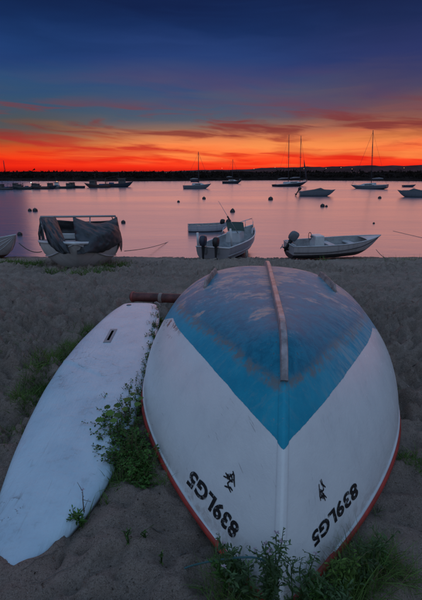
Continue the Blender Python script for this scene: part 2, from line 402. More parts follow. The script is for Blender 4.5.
# ------------------------------------------------------------------ hull maker
def hull_fn(L, B, D, tm=.45, tw=.8, p=2.0, ts=.6, q=2.2, nm=2.6, nb=1.2, sh=.15, rs=.1):
    def S(t, v, s, inset=0.0):
        b = (1 - (max(t - tm, 0) / (1 - tm)) ** p if t > tm else 1 - (1 - tw) * ((tm - t) / tm) ** 2) * B / 2
        Ds = D + sh * min(max((t - .3) / .7, 0), 1) ** 2
        k = rs * min(max((.35 - t) / .35, 0), 1) ** 2
        k = k + (Ds - k) * min(max((t - ts) / (1 - ts), 0), 1) ** q
        n = nm + (nb - nm) * min(max((t - .35) / .65, 0), 1)
        th = v * math.pi / 2
        b = max(b - inset, 0); k = min(k + inset * 1.2, Ds)
        return Vector((s * b * max(math.sin(th), 0) ** (2 / n), t * L - inset * (t > .98), Ds - (Ds - k) * max(math.cos(th), 0) ** (2 / n)))
    S.L, S.B, S.D = L, B, D
    return S
def section(S, t, nv, inset=0.0):
    vs = [1 - (1 - i / nv) for i in range(nv + 1)]
    return [S(t, 1 - i / nv, -1, inset) for i in range(nv)] + [S(t, i / nv, 1, inset) for i in range(nv + 1)]
def tsamp(n): return [1 - (1 - i / n) ** 1.35 for i in range(n + 1)]
def open_hull(S, parent, m_out, m_in, nt=22, nv=9, floor=.3, rail=.03, m_rail=None, m_bot=None, zbot=None):
    mb = MB(); P = [section(S, t, nv) for t in tsamp(nt)]; mb.grid(P)
    o = len(mb.v); mb.v += [tuple(p) for p in P[0]]; mb.f.append(tuple(range(o, o + len(P[0]))))
    h = mb.build('hull', m_out, parent)
    mi = MB(); Q = [section(S, t * .97 + .012, nv, .05) for t in tsamp(nt)]; mi.grid(Q); o = len(mi.v); mi.v += [tuple(p) for p in Q[0]]; mi.f.append(tuple(range(o, o + len(Q[0]))))
    mi.build('lining', m_in, parent)
    sheer_rail(S, parent, m_rail or m_out, rail, nt)
    return h
def sheer_rail(S, parent, m, r, nt=22, dz=0):
    ts_ = tsamp(nt); loop = [S(t, 1, -1) for t in ts_] + [S(t, 1, 1) for t in reversed(ts_)]
    loop = [p + Vector((0, 0, dz)) for p in loop] + [loop[0] + Vector((0, 0, dz))]
    return MB().tube(loop, r, 6).build('gunwale', m, parent)
def decked_hull(S, parent, m_out, m_deck, nt=20, nv=7, drop=.02, rail=.03, m_rail=None):
    mb = MB(); P = [section(S, t, nv) for t in tsamp(nt)]; mb.grid(P)
    o = len(mb.v); mb.v += [tuple(p) for p in P[0]]; mb.f.append(tuple(range(o, o + len(P[0]))))
    mb.build('hull', m_out, parent)
    dk = MB(); dk.grid([[S(t, 1, -1).lerp(S(t, 1, 1), k / 6) + Vector((0, 0, -drop + .06 * S.B * .5 * (1 - (k / 3 - 1) ** 2))) for k in range(7)] for t in tsamp(nt)])
    dk.build('deck', m_deck, parent)
    sheer_rail(S, parent, m_rail or m_out, rail, nt)
def two_tone(name, top, bot, zl, rough=.4):
    m = bpy.data.materials.new(name); m.use_nodes = True; t = NT(m.node_tree); b = m.node_tree.nodes['Principled BSDF']
    oc = t.n('ShaderNodeTexCoord').outputs['Object']; x, y, z = t.sep(oc)
    nz = t.noise(oc, 3, 5, .6); dirt = t.noise(t.xyz(t.m('MULTIPLY', x, 1), t.m('MULTIPLY', y, 9), t.m('MULTIPLY', z, 1.5)), 1.2, 4)
    ct = t.mix(t.m('MULTIPLY', t.step(dirt, .45, .75), .5), top, tuple(k * .55 for k in top))
    cb = t.mix(nz, tuple(k * .7 for k in bot), tuple(k * 1.3 for k in bot))
    t.put(b.inputs['Base Color'], t.mix(t.step(t.m('ADD', z, t.m('MULTIPLY', t.m('SUBTRACT', nz, .5), .02)), zl - .004, zl + .004), cb, ct))
    b.inputs['Roughness'].default_value = rough; return m
def boat_empty(name, label, cat, pos, yaw, pitch=0, roll=0, group=None):
    o = thing(name, label, cat, pos, (0, 0, 0), group); o.rotation_mode = 'XYZ'
    o.rotation_euler = (Matrix.Rotation(yaw, 3, 'Z') @ Matrix.Rotation(pitch, 3, 'X') @ Matrix.Rotation(roll, 3, 'Y')).to_euler(); return o
def outboard(parent, loc, tilt=0, s=1.0, m_cowl=None, yaw=0, leg=1.0):
    """cowl on top, leg and propeller below; origin at the transom clamp; motor stands aft (-y)"""
    Mx = Matrix.Translation(loc) @ Matrix.Rotation(yaw, 4, 'Z') @ Matrix.Rotation(-tilt, 4, 'X')
    def T(mb): mb.v = [tuple(Mx @ (Vector(p) * s)) for p in mb.v]; return mb
    mb = MB(); P = []
    for z, sx_, sy_, oy in ((.10, .07, .11, -.2), (.14, .10, .16, -.2), (.24, .115, .19, -.2), (.36, .115, .19, -.19), (.44, .10, .17, -.18), (.49, .06, .11, -.17), (.50, .005, .01, -.17)):
        P.append([(sx_ * math.copysign(abs(math.cos(a)) ** .6, math.cos(a)), oy + sy_ * math.copysign(abs(math.sin(a)) ** .6, math.sin(a)), z) for a in (2 * math.pi * k / 16 for k in range(16))])
    mb.grid(P, close_v=True)
    c_ = T(mb).build('outboard_motor', m_cowl or M['blackp'], parent)
    lg = MB(); lg.grid([[(sx_ * math.cos(a), oy + sy_ * math.sin(a), z) for a in (2 * math.pi * k / 10 for k in range(10))] for z, sx_, sy_, oy in ((.12, .055, .1, -.2), (-.1, .045, .075, -.2), (-.4, .03, .065, -.21), (-.43, .03, .07, -.21), (-.47, .045, .15, -.22), (-.53, .045, .15, -.22), (-.56, .015, .07, -.2), (-.7, .006, .03, -.2))], close_v=True)
    lg.box((0, -.24, -.4), (.16, .26, .012)); lg.v = [(q_[0], q_[1], q_[2] * leg if q_[2] < 0 else q_[2]) for q_ in lg.v]; T(lg).build('motor_leg', M['blackp'], c_)
    br = MB(); br.box((0, -.045, -.06), (.16, .09, .26)); T(br).build('clamp_bracket', M['alu'], c_, False)
    pr = MB()
    for k in range(3):
        a = 2 * math.pi * k / 3; pr.box((.06 * math.cos(a), -.40, -.5 * leg + .06 * math.sin(a)), (.1, .012, .07), (0, -a, 0))
    T(pr).build('propeller', M['alu'], c_, False)
    return c_

# ------------------------------------------------------------------ the overturned boat in front
P0 = dict(X0=.2383, Y0=1.0108, yaw=5.7722, L=3.2232, B=1.7741, D=.7623, tm=.4904, tw=.7935, p=1.7992, ts=.7858, q=2.4478, nm=2.5748, nb=1.0, pit=3.5225, roll=.8022, zw=.1058, zws=.2432, sh=.1122, rs=.2382)
BL, BD = P0['L'], P0['D'] + P0['sh']
S0 = hull_fn(P0['L'], P0['B'], P0['D'], P0['tm'], P0['tw'], P0['p'], P0['ts'], P0['q'], P0['nm'], P0['nb'], P0['sh'], P0['rs'])
def inv(p): return Vector((p.x, BL - p.y, BD - p.z))          # keel up, bow at the origin
dinghy = boat_empty('overturned_boat', 'large white and blue boat lying keel up on the sand in the foreground', 'boat',
                    (P0['X0'], P0['Y0'], 0), -R(P0['yaw']), -R(P0['pit']), R(P0['roll']))
bpy.context.view_layer.update()
MD = dinghy.matrix_world.copy(); MDI = MD.inverted()

mp = bpy.data.materials.new('worn_hull_paint'); mp.use_nodes = True; t = NT(mp.node_tree); b = mp.node_tree.nodes['Principled BSDF']
oc = t.n('ShaderNodeTexCoord').outputs['Object']; x, y, z = t.sep(oc)
tt = t.m('SUBTRACT', 1, t.m('DIVIDE', y, BL))
zboat = t.m('SUBTRACT', BD, z)
n_s = t.noise(oc, 5, 6, .65); n_m = t.noise(oc, 17, 6, .7, .4); n_f = t.noise(oc, 70, 4, .7)
streak = t.noise(t.xyz(t.m('MULTIPLY', x, 7), t.m('MULTIPLY', y, 34), t.m('MULTIPLY', z, 9)), 1, 6, .7, .6)
zw1 = t.ramp(tt, [(0, .55), (.40, .42), (.54, .25), (.70, .243), (.77, .247), (.83, .258), (.88, .288), (.92, .323), (.94, .352), (1, .6)])
zw2 = t.ramp(tt, [(0, .36), (.40, .25), (.54, .19), (.71, .158), (.80, .140), (.87, .152), (.89, .154), (.93, .15)])
depth1 = t.m('SUBTRACT', zw1, zboat); depth2 = t.m('SUBTRACT', zw2, zboat)               # > 0 inside the blue
edge = t.m('ADD', t.m('MULTIPLY', t.m('SUBTRACT', n_m, .5), .007), t.m('MULTIPLY', t.m('SUBTRACT', n_f, .5), .005))
in1 = t.step(t.m('ADD', depth1, edge), -.001, .001)
in2 = t.step(t.m('ADD', depth2, t.m('MULTIPLY', t.m('SUBTRACT', n_m, .5), .05)), -.012, .02)
ax = t.m('ABSOLUTE', x)
# white topsides, a little grime
white = t.mix(t.step(n_s, .35, .75), (.76, .78, .79), (.68, .70, .72))
white = t.mix(t.m('MULTIPLY', t.step(n_m, .66, .76), .25), white, (.40, .39, .39))
scr = t.m('MULTIPLY', t.step(streak, .70, .76), t.step(n_s, .5, .62))
white = t.mix(t.m('MULTIPLY', scr, .5), white, (.25, .23, .22))
# brown scuffs on the port shoulder just outside the paint line
aft = t.step(y, 1.15, 1.75)
sc1 = t.m('MULTIPLY', t.m('MULTIPLY', t.step(t.m('ADD', n_m, t.m('MULTIPLY', depth1, 1.0)), .50, .56), t.step(depth1, -.16, -.02)), t.m('MULTIPLY', t.step(t.m('MULTIPLY', x, -1), .28, .5), t.step(y, 1.05, 1.4)))
white = t.mix(t.m('MULTIPLY', sc1, .85), white, (.13, .085, .055))
fine1 = t.noise(t.xyz(t.m('MULTIPLY', t.m('ADD', x, t.m('MULTIPLY', y, .6)), 210), t.m('MULTIPLY', t.m('SUBTRACT', y, x), 5), t.m('MULTIPLY', z, 14)), 1, 3, .5, .3)
white = t.mix(t.m('MULTIPLY', t.m('MULTIPLY', t.step(fine1, .67, .70), t.step(n_s, .48, .58)), .5), white, (.24, .23, .23))   # scratches
sandy = t.m('MULTIPLY', t.m('SUBTRACT', 1, t.step(t.m('ADD', z, t.m('MULTIPLY', n_s, .12)), .10, .24)), t.step(n_m, .42, .62))
white = t.mix(t.m('MULTIPLY', sandy, .5), white, (.30, .24, .20))                        # sand splashed along the rail
runs = t.noise(t.xyz(t.m('MULTIPLY', y, 22), t.m('MULTIPLY', z, 1.2), 4.0), 1, 4, .6)
white = t.mix(t.m('MULTIPLY', t.step(runs, .62, .72), .12), white, (.34, .31, .29))
# blue bottom: clean teal band, older darker paint above it, rubbed through to pale primer
teal = t.mix(t.step(n_s, .3, .7), (.010, .27, .41), (.022, .35, .50))
teal = t.mix(t.m('MULTIPLY', t.step(streak, .5, .7), .5), teal, (.12, .33, .42))
old = t.mix(t.step(n_m, .3, .65), (.008, .145, .235), (.02, .25, .37))
patch = t.m('ADD', t.m('MULTIPLY', n_s, .6), t.m('ADD', t.m('MULTIPLY', n_m, .3), t.m('MULTIPLY', streak, .1)))
high = t.m('ADD', t.m('MULTIPLY', t.m('SUBTRACT', y, 1.5), .085), t.m('MULTIPLY', t.m('SUBTRACT', 1, t.step(ax, .03, .16)), .035))                                  # rubbed most towards the stern
old = t.mix(t.m('MULTIPLY', t.step(t.m('ADD', patch, high), .515, .54), .5), old, (.22, .31, .38))
old = t.mix(t.m('MULTIPLY', t.m('MULTIPLY', t.step(t.m('ADD', patch, high), .545, .575), t.step(streak, .44, .50)), .85), old, (.48, .37, .34))
old = t.mix(t.m('MULTIPLY', t.step(t.m('ADD', t.m('MULTIPLY', n_f, .6), t.m('MULTIPLY', n_m, .4)), .57, .63), .6), old, (.09, .07, .08))
teal = t.mix(t.m('MULTIPLY', t.step(patch, .56, .62), .35), teal, (.14, .34, .42))
blue = t.mix(in2, teal, old)
line = t.m('SUBTRACT', 1, t.step(t.m('ABSOLUTE', t.m('ADD', depth2, t.m('MULTIPLY', t.m('SUBTRACT', n_m, .5), .05))), .006, .035))
blue = t.mix(t.m('MULTIPLY', t.m('MULTIPLY', line, t.step(n_m, .38, .58)), .7), blue, (.22, .17, .145))
# starboard side rubbed paler
rub = t.m('MULTIPLY', t.m('MULTIPLY', t.step(x, .12, .42), t.step(streak, .38, .62)), t.m('SUBTRACT', 1, t.m('MULTIPLY', in2, .5)))
blue = t.mix(t.m('MULTIPLY', rub, .55), blue, (.34, .44, .47))
blue = t.mix(t.m('MULTIPLY', t.step(n_f, .64, .72), .6), blue, (.33, .30, .29))
t.put(b.inputs['Base Color'], t.mix(in1, white, blue))
t.put(b.inputs['Specular IOR Level'], t.m('SUBTRACT', .5, t.m('MULTIPLY', in1, .32)))
t.put(b.inputs['Roughness'], t.m('ADD', t.mix(in1, (.24,) * 3, (.46,) * 3), t.m('MULTIPLY', t.m('SUBTRACT', n_m, .5), .25)))
bp = t.n('ShaderNodeBump'); bp.inputs['Strength'].default_value = .4; bp.inputs['Distance'].default_value = .005
t.put(bp.inputs['Height'], t.m('ADD', t.m('ADD', n_m, t.m('MULTIPLY', n_f, .4)), t.m('MULTIPLY', in1, .4))); t.put(b.inputs['Normal'], bp.outputs[0])

NTS, NVS = 110, 40
TS = [1 - (1 - i / NTS) ** 1.5 for i in range(NTS + 1)]
P = [[inv(p) for p in section(S0, t_, NVS)] for t_ in TS]
mb = MB(); mb.grid(P); o_ = len(mb.v); mb.v += [tuple(p) for p in P[0]]; mb.f.append(tuple(range(o_, o_ + len(P[0]))))
hull = mb.build('hull', mp, dinghy)
BVH = BVHTree.FromPolygons([MD @ Vector(p) for p in mb.v], mb.f)
def on_hull(px, py, off=.0015):
    loc, nor, i, dist = BVH.ray_cast(Vector((0, 0, EYE)), ray(px, py).normalized())
    if loc is None: return None
    if nor.dot(ray(px, py)) > 0: nor = -nor
    return MDI @ (loc + nor * off)
# red gunwale and the pale lip above it
def girth(t_, s, dv): return inv(S0(t_, 1 - dv, s))
for dv, rr, m_, nm_, dz_ in ((0.0, .019, M['red'], 'gunwale', -.006), (.035, .0085, M['gel'], 'rub_rail', 0)):
    pts = [girth(t_, -1, dv) for t_ in TS[::2]] + [girth(t_, 1, dv) for t_ in reversed(TS[::2])]
    pts = [p + Vector((0, 0, dz_)) for p in pts]
    pts2 = [pts[0]]
    for p in pts[1:]:
        if (p - pts2[-1]).length > .012: pts2.append(p)
    MB().tube(pts2, rr, 8).build(nm_, m_, dinghy)
# keel bar of worn wood, thin stem band in front of it
def keel_bar(t0, t1, w0, h0, name, m_, n=50, taper=.0):
    Pk = []
    for i in range(n + 1):
        t_ = t0 + (t1 - t0) * i / n; c0 = inv(S0(t_, 0, 1)); a_ = inv(S0(min(t_ + .004, 1), 0, 1)); b_ = inv(S0(max(t_ - .004, 0), 0, 1))
        tg = (a_ - b_).normalized(); nrm = Vector((0, tg.z, -tg.y)); nrm = nrm if nrm.z > 0 or abs(nrm.z) < 1e-3 and nrm.y < 0 else -nrm
        if t_ > .9 and nrm.y > 0: nrm = -nrm
        e = min(1, (n - i) / 3 + .35, 1 if taper == 0 else 1)
        k = h0 * e; w_ = w0 / 2
        Pk.append([c0 + Vector((-w_, 0, 0)) - nrm * .03, c0 + Vector((-w_, 0, 0)) + nrm * k * .85, c0 + Vector((-w_ * .75, 0, 0)) + nrm * k, c0 + Vector((w_ * .75, 0, 0)) + nrm * k, c0 + Vector((w_, 0, 0)) + nrm * k * .85, c0 + Vector((w_, 0, 0)) - nrm * .03])
    k_ = MB(); k_.grid(Pk)
    k_.f.append(tuple(range(6))); k_.f.append(tuple(len(k_.v) - 6 + j for j in reversed(range(6))))
    return k_.build(name, m_, dinghy, smooth=False)
keel_bar(.0, .889, .030, .048, 'keel', mat('worn_keel', (.28, .24, .25), .34, spec=.7, var=.45, vscale=18, bump=.4, bscale=70))
Pk = []
for i in range(41):
    t_ = .88 + .12 * i / 40; c0 = inv(S0(t_, 0, 1)); a_ = inv(S0(min(t_ + .003, 1), 0, 1)); b_ = inv(S0(t_ - .003, 0, 1)); tg = (a_ - b_).normalized(); nrm = Vector((0, tg.z, -tg.y))
    if nrm.y > 0 and t_ > .9 or nrm.z < 0: nrm = -nrm
    if nrm.y > .2: nrm = -nrm
    Pk.append([c0 + Vector((.022 * math.sin(q_), 0, 0)) + nrm * (.0075 * math.cos(q_) - .002 - .012 * abs(math.sin(q_))) for q_ in np.linspace(-1.57, 1.57, 11)])
MB().grid(Pk).build('stem_band', mp, dinghy)
# two bilge runners
for pxs, s in (((205, 288), -1), ((335, 292), 1)):
    p0 = on_hull(*pxs, off=0)
    Pr = []
    for i in range(25):
        a_ = p0.y + .45 * i / 24
        t_ = 1 - a_ / BL
        vbest = min(range(400), key=lambda k: abs(abs(S0(t_, k / 400, s).x) - abs(p0.x) * (1 - .1 * i / 24)))
        c0 = inv(S0(t_, vbest / 400, s)); nrm = Vector((s * .35, 0, 1)).normalized(); k = .042 * min(1, .3 + i / 4); sd_ = Vector((nrm.z, 0, -nrm.x)) * .009
        Pr.append([c0 - sd_ - nrm * .03, c0 - sd_ + nrm * k * .8, c0 - sd_ * .6 + nrm * k, c0 + sd_ * .6 + nrm * k, c0 + sd_ + nrm * k * .8, c0 + sd_ - nrm * .03])
    k_ = MB(); k_.grid(Pr); k_.f.append(tuple(range(6))); k_.f.append(tuple(len(k_.v) - 6 + j for j in reversed(range(6))))
    k_.build('bilge_runner', M['wood'], dinghy, smooth=False)
# registration lettering, laid on the topsides
def text_mesh(s_):
    cu = bpy.data.curves.new('lettering', 'FONT'); cu.body = s_; cu.size = 1; cu.resolution_u = 4; cu.offset = .04; cu.space_character = 1.06
    o = bpy.data.objects.new('lettering', cu); col.objects.link(o)
    me = bpy.data.meshes.new_from_object(o.evaluated_get(bpy.context.evaluated_depsgraph_get()))
    vs = [tuple(v_.co) for v_ in me.vertices]; fs = [tuple(p_.vertices) for p_ in me.polygons]
    bpy.data.objects.remove(o); bpy.data.meshes.remove(me); return vs, fs
def lay_text(s_, c0, c1, up, wid=.86):
    vs, fs = text_mesh(s_); x0 = min(v_[0] for v_ in vs); x1 = max(v_[0] for v_ in vs); y0 = min(v_[1] for v_ in vs); y1 = max(v_[1] for v_ in vs)
    k_ = MB(); out = []
    for v_ in vs:
        u_ = (v_[0] - x0) / (x1 - x0); w_ = (v_[1] - y0) / (y1 - y0) - .5
        out.append(on_hull(c0[0] + (c1[0] - c0[0]) * u_ + up[0] * w_, c0[1] + (c1[1] - c0[1]) * u_ + up[1] * w_, .0022))
    k_.add(out, fs); return k_.build('lettering', M['ink'], dinghy, smooth=False)
lay_text('839LG5', (237.2, 533.2), (189.5, 475.5), (-7.0, 14.0))
lay_text('839LG5', (357.0, 487.5), (312.5, 541.0), (3.4, 14.0))
def stroke(mb, pts, wd, c0, ex, ey):
    n = len(pts); L_, R_ = [], []
    for i, p in enumerate(pts):
        a = Vector(pts[max(i - 1, 0)]); b_ = Vector(pts[min(i + 1, n - 1)]); d_ = (b_ - a).normalized(); nn = Vector((-d_.y, d_.x)) * wd * (.35 + .65 * math.sin(math.pi * (i + .5) / n)) 
        for lst, sg in ((L_, 1), (R_, -1)):
            q = Vector(p) + nn * sg; lst.append(on_hull(c0[0] + ex[0] * q.x + ey[0] * q.y, c0[1] + ex[1] * q.x + ey[1] * q.y, .002))
    o = len(mb.v); mb.v += [tuple(p) for p in L_ + R_]; mb.f += [(o + i, o + i + 1, o + n + i + 1, o + n + i) for i in range(n - 1)]
EMB = [[(-.9, .55), (-.5, .42), (0, .5), (.45, .72), (.7, .6)], [(.45, 1.0), (.6, .6), (.62, .1), (.7, -.45)], [(-.25, .75), (-.1, .4), (.1, .1), (.45, .0)],
       [(.55, .2), (.1, .15), (-.3, -.1), (-.15, -.5), (.15, -.95)], [(-.75, -.35), (-.35, -.45), (.1, -.5), (.4, -.8)], [(-.6, .85), (-.35, .6), (-.3, .3), (-.05, .25)], [(.0, .75), (.3, .45), (.35, .2)]]
for c0, ex, ey in (((230, 482), (7, 0), (0, -11)), ((322, 490), (-4.5, -1.5), (0.5, 11.5))):
    k_ = MB()
    for s_ in EMB: stroke(k_, s_, .10, c0, ex, ey)
    k_.build('emblem', M['ink'], dinghy, smooth=False)

# ------------------------------------------------------------------ the old sailboard beside it
NY = 150; YB = np.linspace(SY[0], SY[-1], NY)
LX, RX = smooth_interp(YB, SL), smooth_interp(YB, SR)
board = thing('sailboard', 'old white sailboard half buried in the sand left of the overturned boat', 'sailboard', (float((LX[60] + RX[60]) / 2), float(YB[60]), 0))
BO = Vector(board.location)
def btop(x_, y_, l, r):
    u = (x_ - l) / max(r - l, 1e-4) * 2 - 1
    z = BZ - .018 * abs(u) ** 3 - .012 * abs(u) ** 8
    a = at(58, 357, BZ); b_ = at(93, 372, BZ); dd = (b_ - a); tq = ((x_ - a.x) * dd.x + (y_ - a.y) * dd.y) / (dd.x ** 2 + dd.y ** 2); tq2 = min(max(tq, -.2), 1.3)
    q = math.hypot(x_ - a.x - dd.x * tq2, y_ - a.y - dd.y * tq2)
    side = (x_ - a.x) * -dd.y + (y_ - a.y) * dd.x
    z += .005 * math.exp(-(q / .04) ** 2) * math.copysign(1, side) * min(1, q / .01) * max(0, 1 - tq * .6 if tq > 0 else 1)
    return z + .003 * float(fbm(np.array([x_ * 3.]), np.array([y_ * 3.]), 2, 5)[0])
Pb = []
for y_, l, r in zip(YB, LX, RX):
    row = [Vector((l + (r - l) * k / 30, y_, btop(l + (r - l) * k / 30, y_, l, r))) for k in range(31)]
    th_ = .125
    def rail(x_, sg): return [Vector((x_ + sg * .012, y_, BZ - .05)), Vector((x_ + sg * .012, y_, BZ - .075)), Vector((x_ - sg * .01, y_, BZ - th_ + .01))]
    rl = rail(l, -1); rr = rail(r, 1)
    Pb.append(list(reversed(rl)) + row + rr)
for rw in Pb:
    for i, p in enumerate(rw): rw[i] = p - BO
mbb = MB(); mbb.grid(Pb); nrow = len(Pb[0])
for idx in (0, NY - 1):
    o_ = len(mbb.v); mbb.v += [tuple(p) for p in Pb[idx]]; mbb.f.append(tuple(range(o_, o_ + nrow)))
mbd = bpy.data.materials.new('old_white_board'); mbd.use_nodes = True; t = NT(mbd.node_tree); b = mbd.node_tree.nodes['Principled BSDF']
oc = t.n('ShaderNodeTexCoord').outputs['Object']; x, y, z = t.sep(oc)
n_s = t.noise(oc, 3, 5, .6); n_m = t.noise(oc, 16, 6, .7, .3); n_l = t.noise(t.xyz(t.m('MULTIPLY', x, 30), t.m('MULTIPLY', t.m('ADD', y, x), 3), 0), 1, 5, .6, 1.5)
c = t.mix(t.step(n_s, .3, .7), (.54, .67, .75), (.44, .57, .66))  # blue sky reflection tinted into the white board's base colour
c = t.mix(t.m('MULTIPLY', t.step(n_l, .64, .72), .35), c, (.24, .24, .25))
vor = t.n('ShaderNodeTexVoronoi', feature='DISTANCE_TO_EDGE'); t.put(vor.inputs['Vector'], t.xyz(t.m('ADD', x, t.m('MULTIPLY', n_m, .25)), t.m('ADD', y, t.m('MULTIPLY', n_s, .3)), 0)); vor.inputs['Scale'].default_value = 5.5
cr0 = at(75, 364, BZ) - BO
crd = t.m('SQRT', t.m('ADD', t.m('POWER', t.m('SUBTRACT', x, cr0.x), 2), t.m('POWER', t.m('SUBTRACT', y, cr0.y), 2)))
crk = t.m('MULTIPLY', t.m('SUBTRACT', 1, t.step(vor.outputs['Distance'], .004, .014)), t.m('MULTIPLY', t.m('SUBTRACT', 1, t.step(crd, .12, .62)), t.step(n_m, .40, .55)))
c = t.mix(t.m('MULTIPLY', crk, .6), c, (.16, .15, .15))
dirt = t.m('MULTIPLY', t.step(n_m, .52, .64), t.step(n_s, .42, .60))
c = t.mix(t.m('MULTIPLY', dirt, .2), c, (.2, .17, .15))
bo = at(6, 508, BZ) - BO
dsp = t.m('SQRT', t.m('ADD', t.m('POWER', t.m('SUBTRACT', x, bo.x), 2), t.m('POWER', t.m('SUBTRACT', y, bo.y), 2)))
stn = t.m('MULTIPLY', t.step(n_m, .55, .57), t.m('SUBTRACT', 1, t.step(dsp, .04, .09)))
c = t.mix(t.m('MULTIPLY', stn, .9), c, (.10, .055, .035))
low_ = t.m('SUBTRACT', 1, t.step(z, BZ - .07, BZ - .045))
c = t.mix(low_, c, (.10, .085, .075))
t.put(b.inputs['Base Color'], c); b.inputs['Roughness'].default_value = .26
bp = t.n('ShaderNodeBump'); bp.inputs['Strength'].default_value = .7; bp.inputs['Distance'].default_value = .008
t.put(bp.inputs['Height'], t.m('ADD', n_m, t.m('MULTIPLY', n_l, .6))); t.put(b.inputs['Normal'], bp.outputs[0])
mbb.build('deck_shell', mbd, board)
# daggerboard slot plate
cs = [at(px_, py_, BZ + .001) - BO for px_, py_ in ((103, 342.5), (110.5, 342.5), (117.5, 329), (110.5, 329))]
for p in cs: p.z = 0.037
pl = MB(); pl.add([p + Vector((0, 0, -.02)) for p in cs] + cs, [(0, 1, 5, 4), (1, 2, 6, 5), (2, 3, 7, 6), (3, 0, 4, 7)])
cc_ = sum(cs, Vector()) / 4; ins = [cc_ + (p - cc_) * .96 + Vector((0, 0, .002)) for p in cs]
e1 = (cs[3] - cs[0]); w1 = (cs[1] - cs[0])
sl = [cc_ + e1 * a_ + w1 * b_ for a_, b_ in ((-.36, -.17), (-.36, .17), (.36, .17), (.36, -.17))]
for p in sl: p.z = cs[0].z + .002
pl.add(ins + sl, [(0, 1, 5, 4), (1, 2, 6, 5), (2, 3, 7, 6), (3, 0, 4, 7)]); pl.add(cs + ins, [(0, 1, 5, 4), (1, 2, 6, 5), (2, 3, 7, 6), (3, 0, 4, 7)])
plate = pl.build('slot_plate', mat('grey_plate', (.24, .25, .27), .5, var=.2), board, smooth=False)
dp = [p - Vector((0, 0, .0016)) for p in sl]
MB().add(dp, [(0, 1, 2, 3)]).build('slot', M['void'], plate, smooth=False)  # flat black sheet paints the shade inside the slot
tl = at(129, 305, BZ) - BO
MB().lathe([(.0, .006), (.022, .006), (.03, .0), (.03, -.02)], 14, tl).build('mast_foot_cap', M['greyp'], board)

# red tube lying across its far end
a, c_ = on_sand(131, 303.5), on_sand(182, 306)
a.z, c_.z = a.z + .095, c_.z + .10
tube = thing('red_tube', 'faded red tube with a pale band lying across the far end of the sailboard', 'tube', tuple((a + c_) / 2 - Vector((0, 0, .1))))
TO = Vector(tube.location); ax_ = (c_ - a).normalized(); q = ax_.to_track_quat('Z', 'Y').to_matrix(); Lt = (c_ - a).length + .25
MB().lathe([(.0, .0), (.045, .0), (.062, .012), (.066, .04), (.062, .07), (.06, .10), (.062, Lt - .04), (.06, Lt), (0, Lt)], 20, a - TO, q).build('tube_body', M['redf'], tube)
MB().lathe([(.060, .40), (.066, .402), (.066, .445), (.060, .447)], 20, a - TO, q).build('band', M['pale'], tube)
MB().lathe([(.060, .02), (.071, .022), (.071, .05), (.060, .052)], 20, a - TO, q).build('end_collar', M['trim'], tube)
cl = at(157, 305, .03) - TO
MB().tube([cl + Vector((-.03, .03, .02)), cl + Vector((-.005, 0, .035)), cl + Vector((.03, -.02, .02)), cl + Vector((.05, -.03, -.02))], .009, 6).build('lashing', M['pale'], tube)

# ------------------------------------------------------------------ boats on the beach
def loop_pts(S, t, v): return [S(t, v, -1), S(t, v, 1)]
# white motor boat, side on, at the right
p = on_sand(334, 259.5)
boat = boat_empty('motor_boat', 'white open motor boat with a raised grey outboard beached at the right of the waterline', 'boat', (p.x - 1.5, p.y + .42, zb(p.y) - .06), -R(90) + R(9), R(1.5), R(2))
S = hull_fn(3.45, 1.35, .54, .42, .8, 2.3, .68, 1.9, 2.8, 1.3, .13, .05)
open_hull(S, boat, two_tone('white_dark_hull', (.40, .37, .38), (.03, .028, .035), .23), M['inner'], rail=.022, m_rail=M['gel2'])
MB().tube([S(t_, .8, 1) + Vector((.012, 0, 0)) for t_ in tsamp(20)], .012, 6).build('side_strake', M['dark'], boat)
MB().box((0, .08, .50), (.9, .06, .12)).build('transom_board', M['gel2'], boat, False)
cs_ = MB().box((.05, 1.02, .60), (.5, .36, .42), taper=.9).build('console', M['gel'], boat, False, .03)
wh = MB(); wh.tube([(.05 + .13 * math.cos(a), .74, .78 + .13 * math.sin(a)) for a in (2 * math.pi * k / 14 for k in range(15))], .012, 6); wh.tube([(.05, .74, .78), (.05, .86, .74)], .014, 6)
wh.build('steering_wheel', M['blackp'], cs_)
for yy in (1.55, 2.35): MB().box((0, yy, .42), (S(yy / 3.45, .8, 1).x * 1.9, .24, .05)).build('thwart', M['gel2'], boat, False, .01)
MB().grid([[S(t_, 1, -1).lerp(S(t_, 1, 1), k / 4) + Vector((0, 0, -.02 + .03 * (1 - (k / 2 - 1) ** 2))) for k in range(5)] for t_ in np.linspace(.8, .995, 8)]).build('foredeck', M['gel2'], boat)
outboard(boat, (0, .18, .50), R(30), .86, M['greyp'], leg=.6)
# white motor boat, stern on, in the middle
p = on_sand(213, 258.5)
boat = boat_empty('motor_boat', 'white motor boat with two dark outboards and a bow rail, its stern towards the beach', 'boat', (p.x, p.y + .05, WZ - .08), -R(27), R(1.5), R(-2))
S = hull_fn(3.9, 1.5, .62, .4, .88, 2.1, .62, 2.0, 2.6, 1.2, .26, .02)
open_hull(S, boat, two_tone('white_hull_dark_foot', (.30, .28, .30), (.05, .035, .04), .2), M['inner'], rail=.026, m_rail=M['gel'])
for k in (.55, .75):
    for s in (-1, 1): MB().tube([S(t_, k, s) + Vector((s * .008, 0, 0)) for t_ in tsamp(20)], .012, 6).build('strake', M['gel2'], boat)
for x_, s_, m_ in ((-.28, .95, M['navy']), (.22, .85, M['blackp'])): outboard(boat, (x_, -.01, .58), R(6), s_, m_, R(4))
MB().tube([(-.6, .05, .5), (-.6, .05, 1.12)], .045, 8).build('stern_post', M['gel'], boat)
MB().tube([(.5, .6, .5), (.5, .5, 1.22)], .04, 8).build('stern_post', M['gel'], boat)
MB().box((.12, 1.75, .72), (.62, .5, .42), taper=.88).build('console', M['gel2'], boat, False, .03)
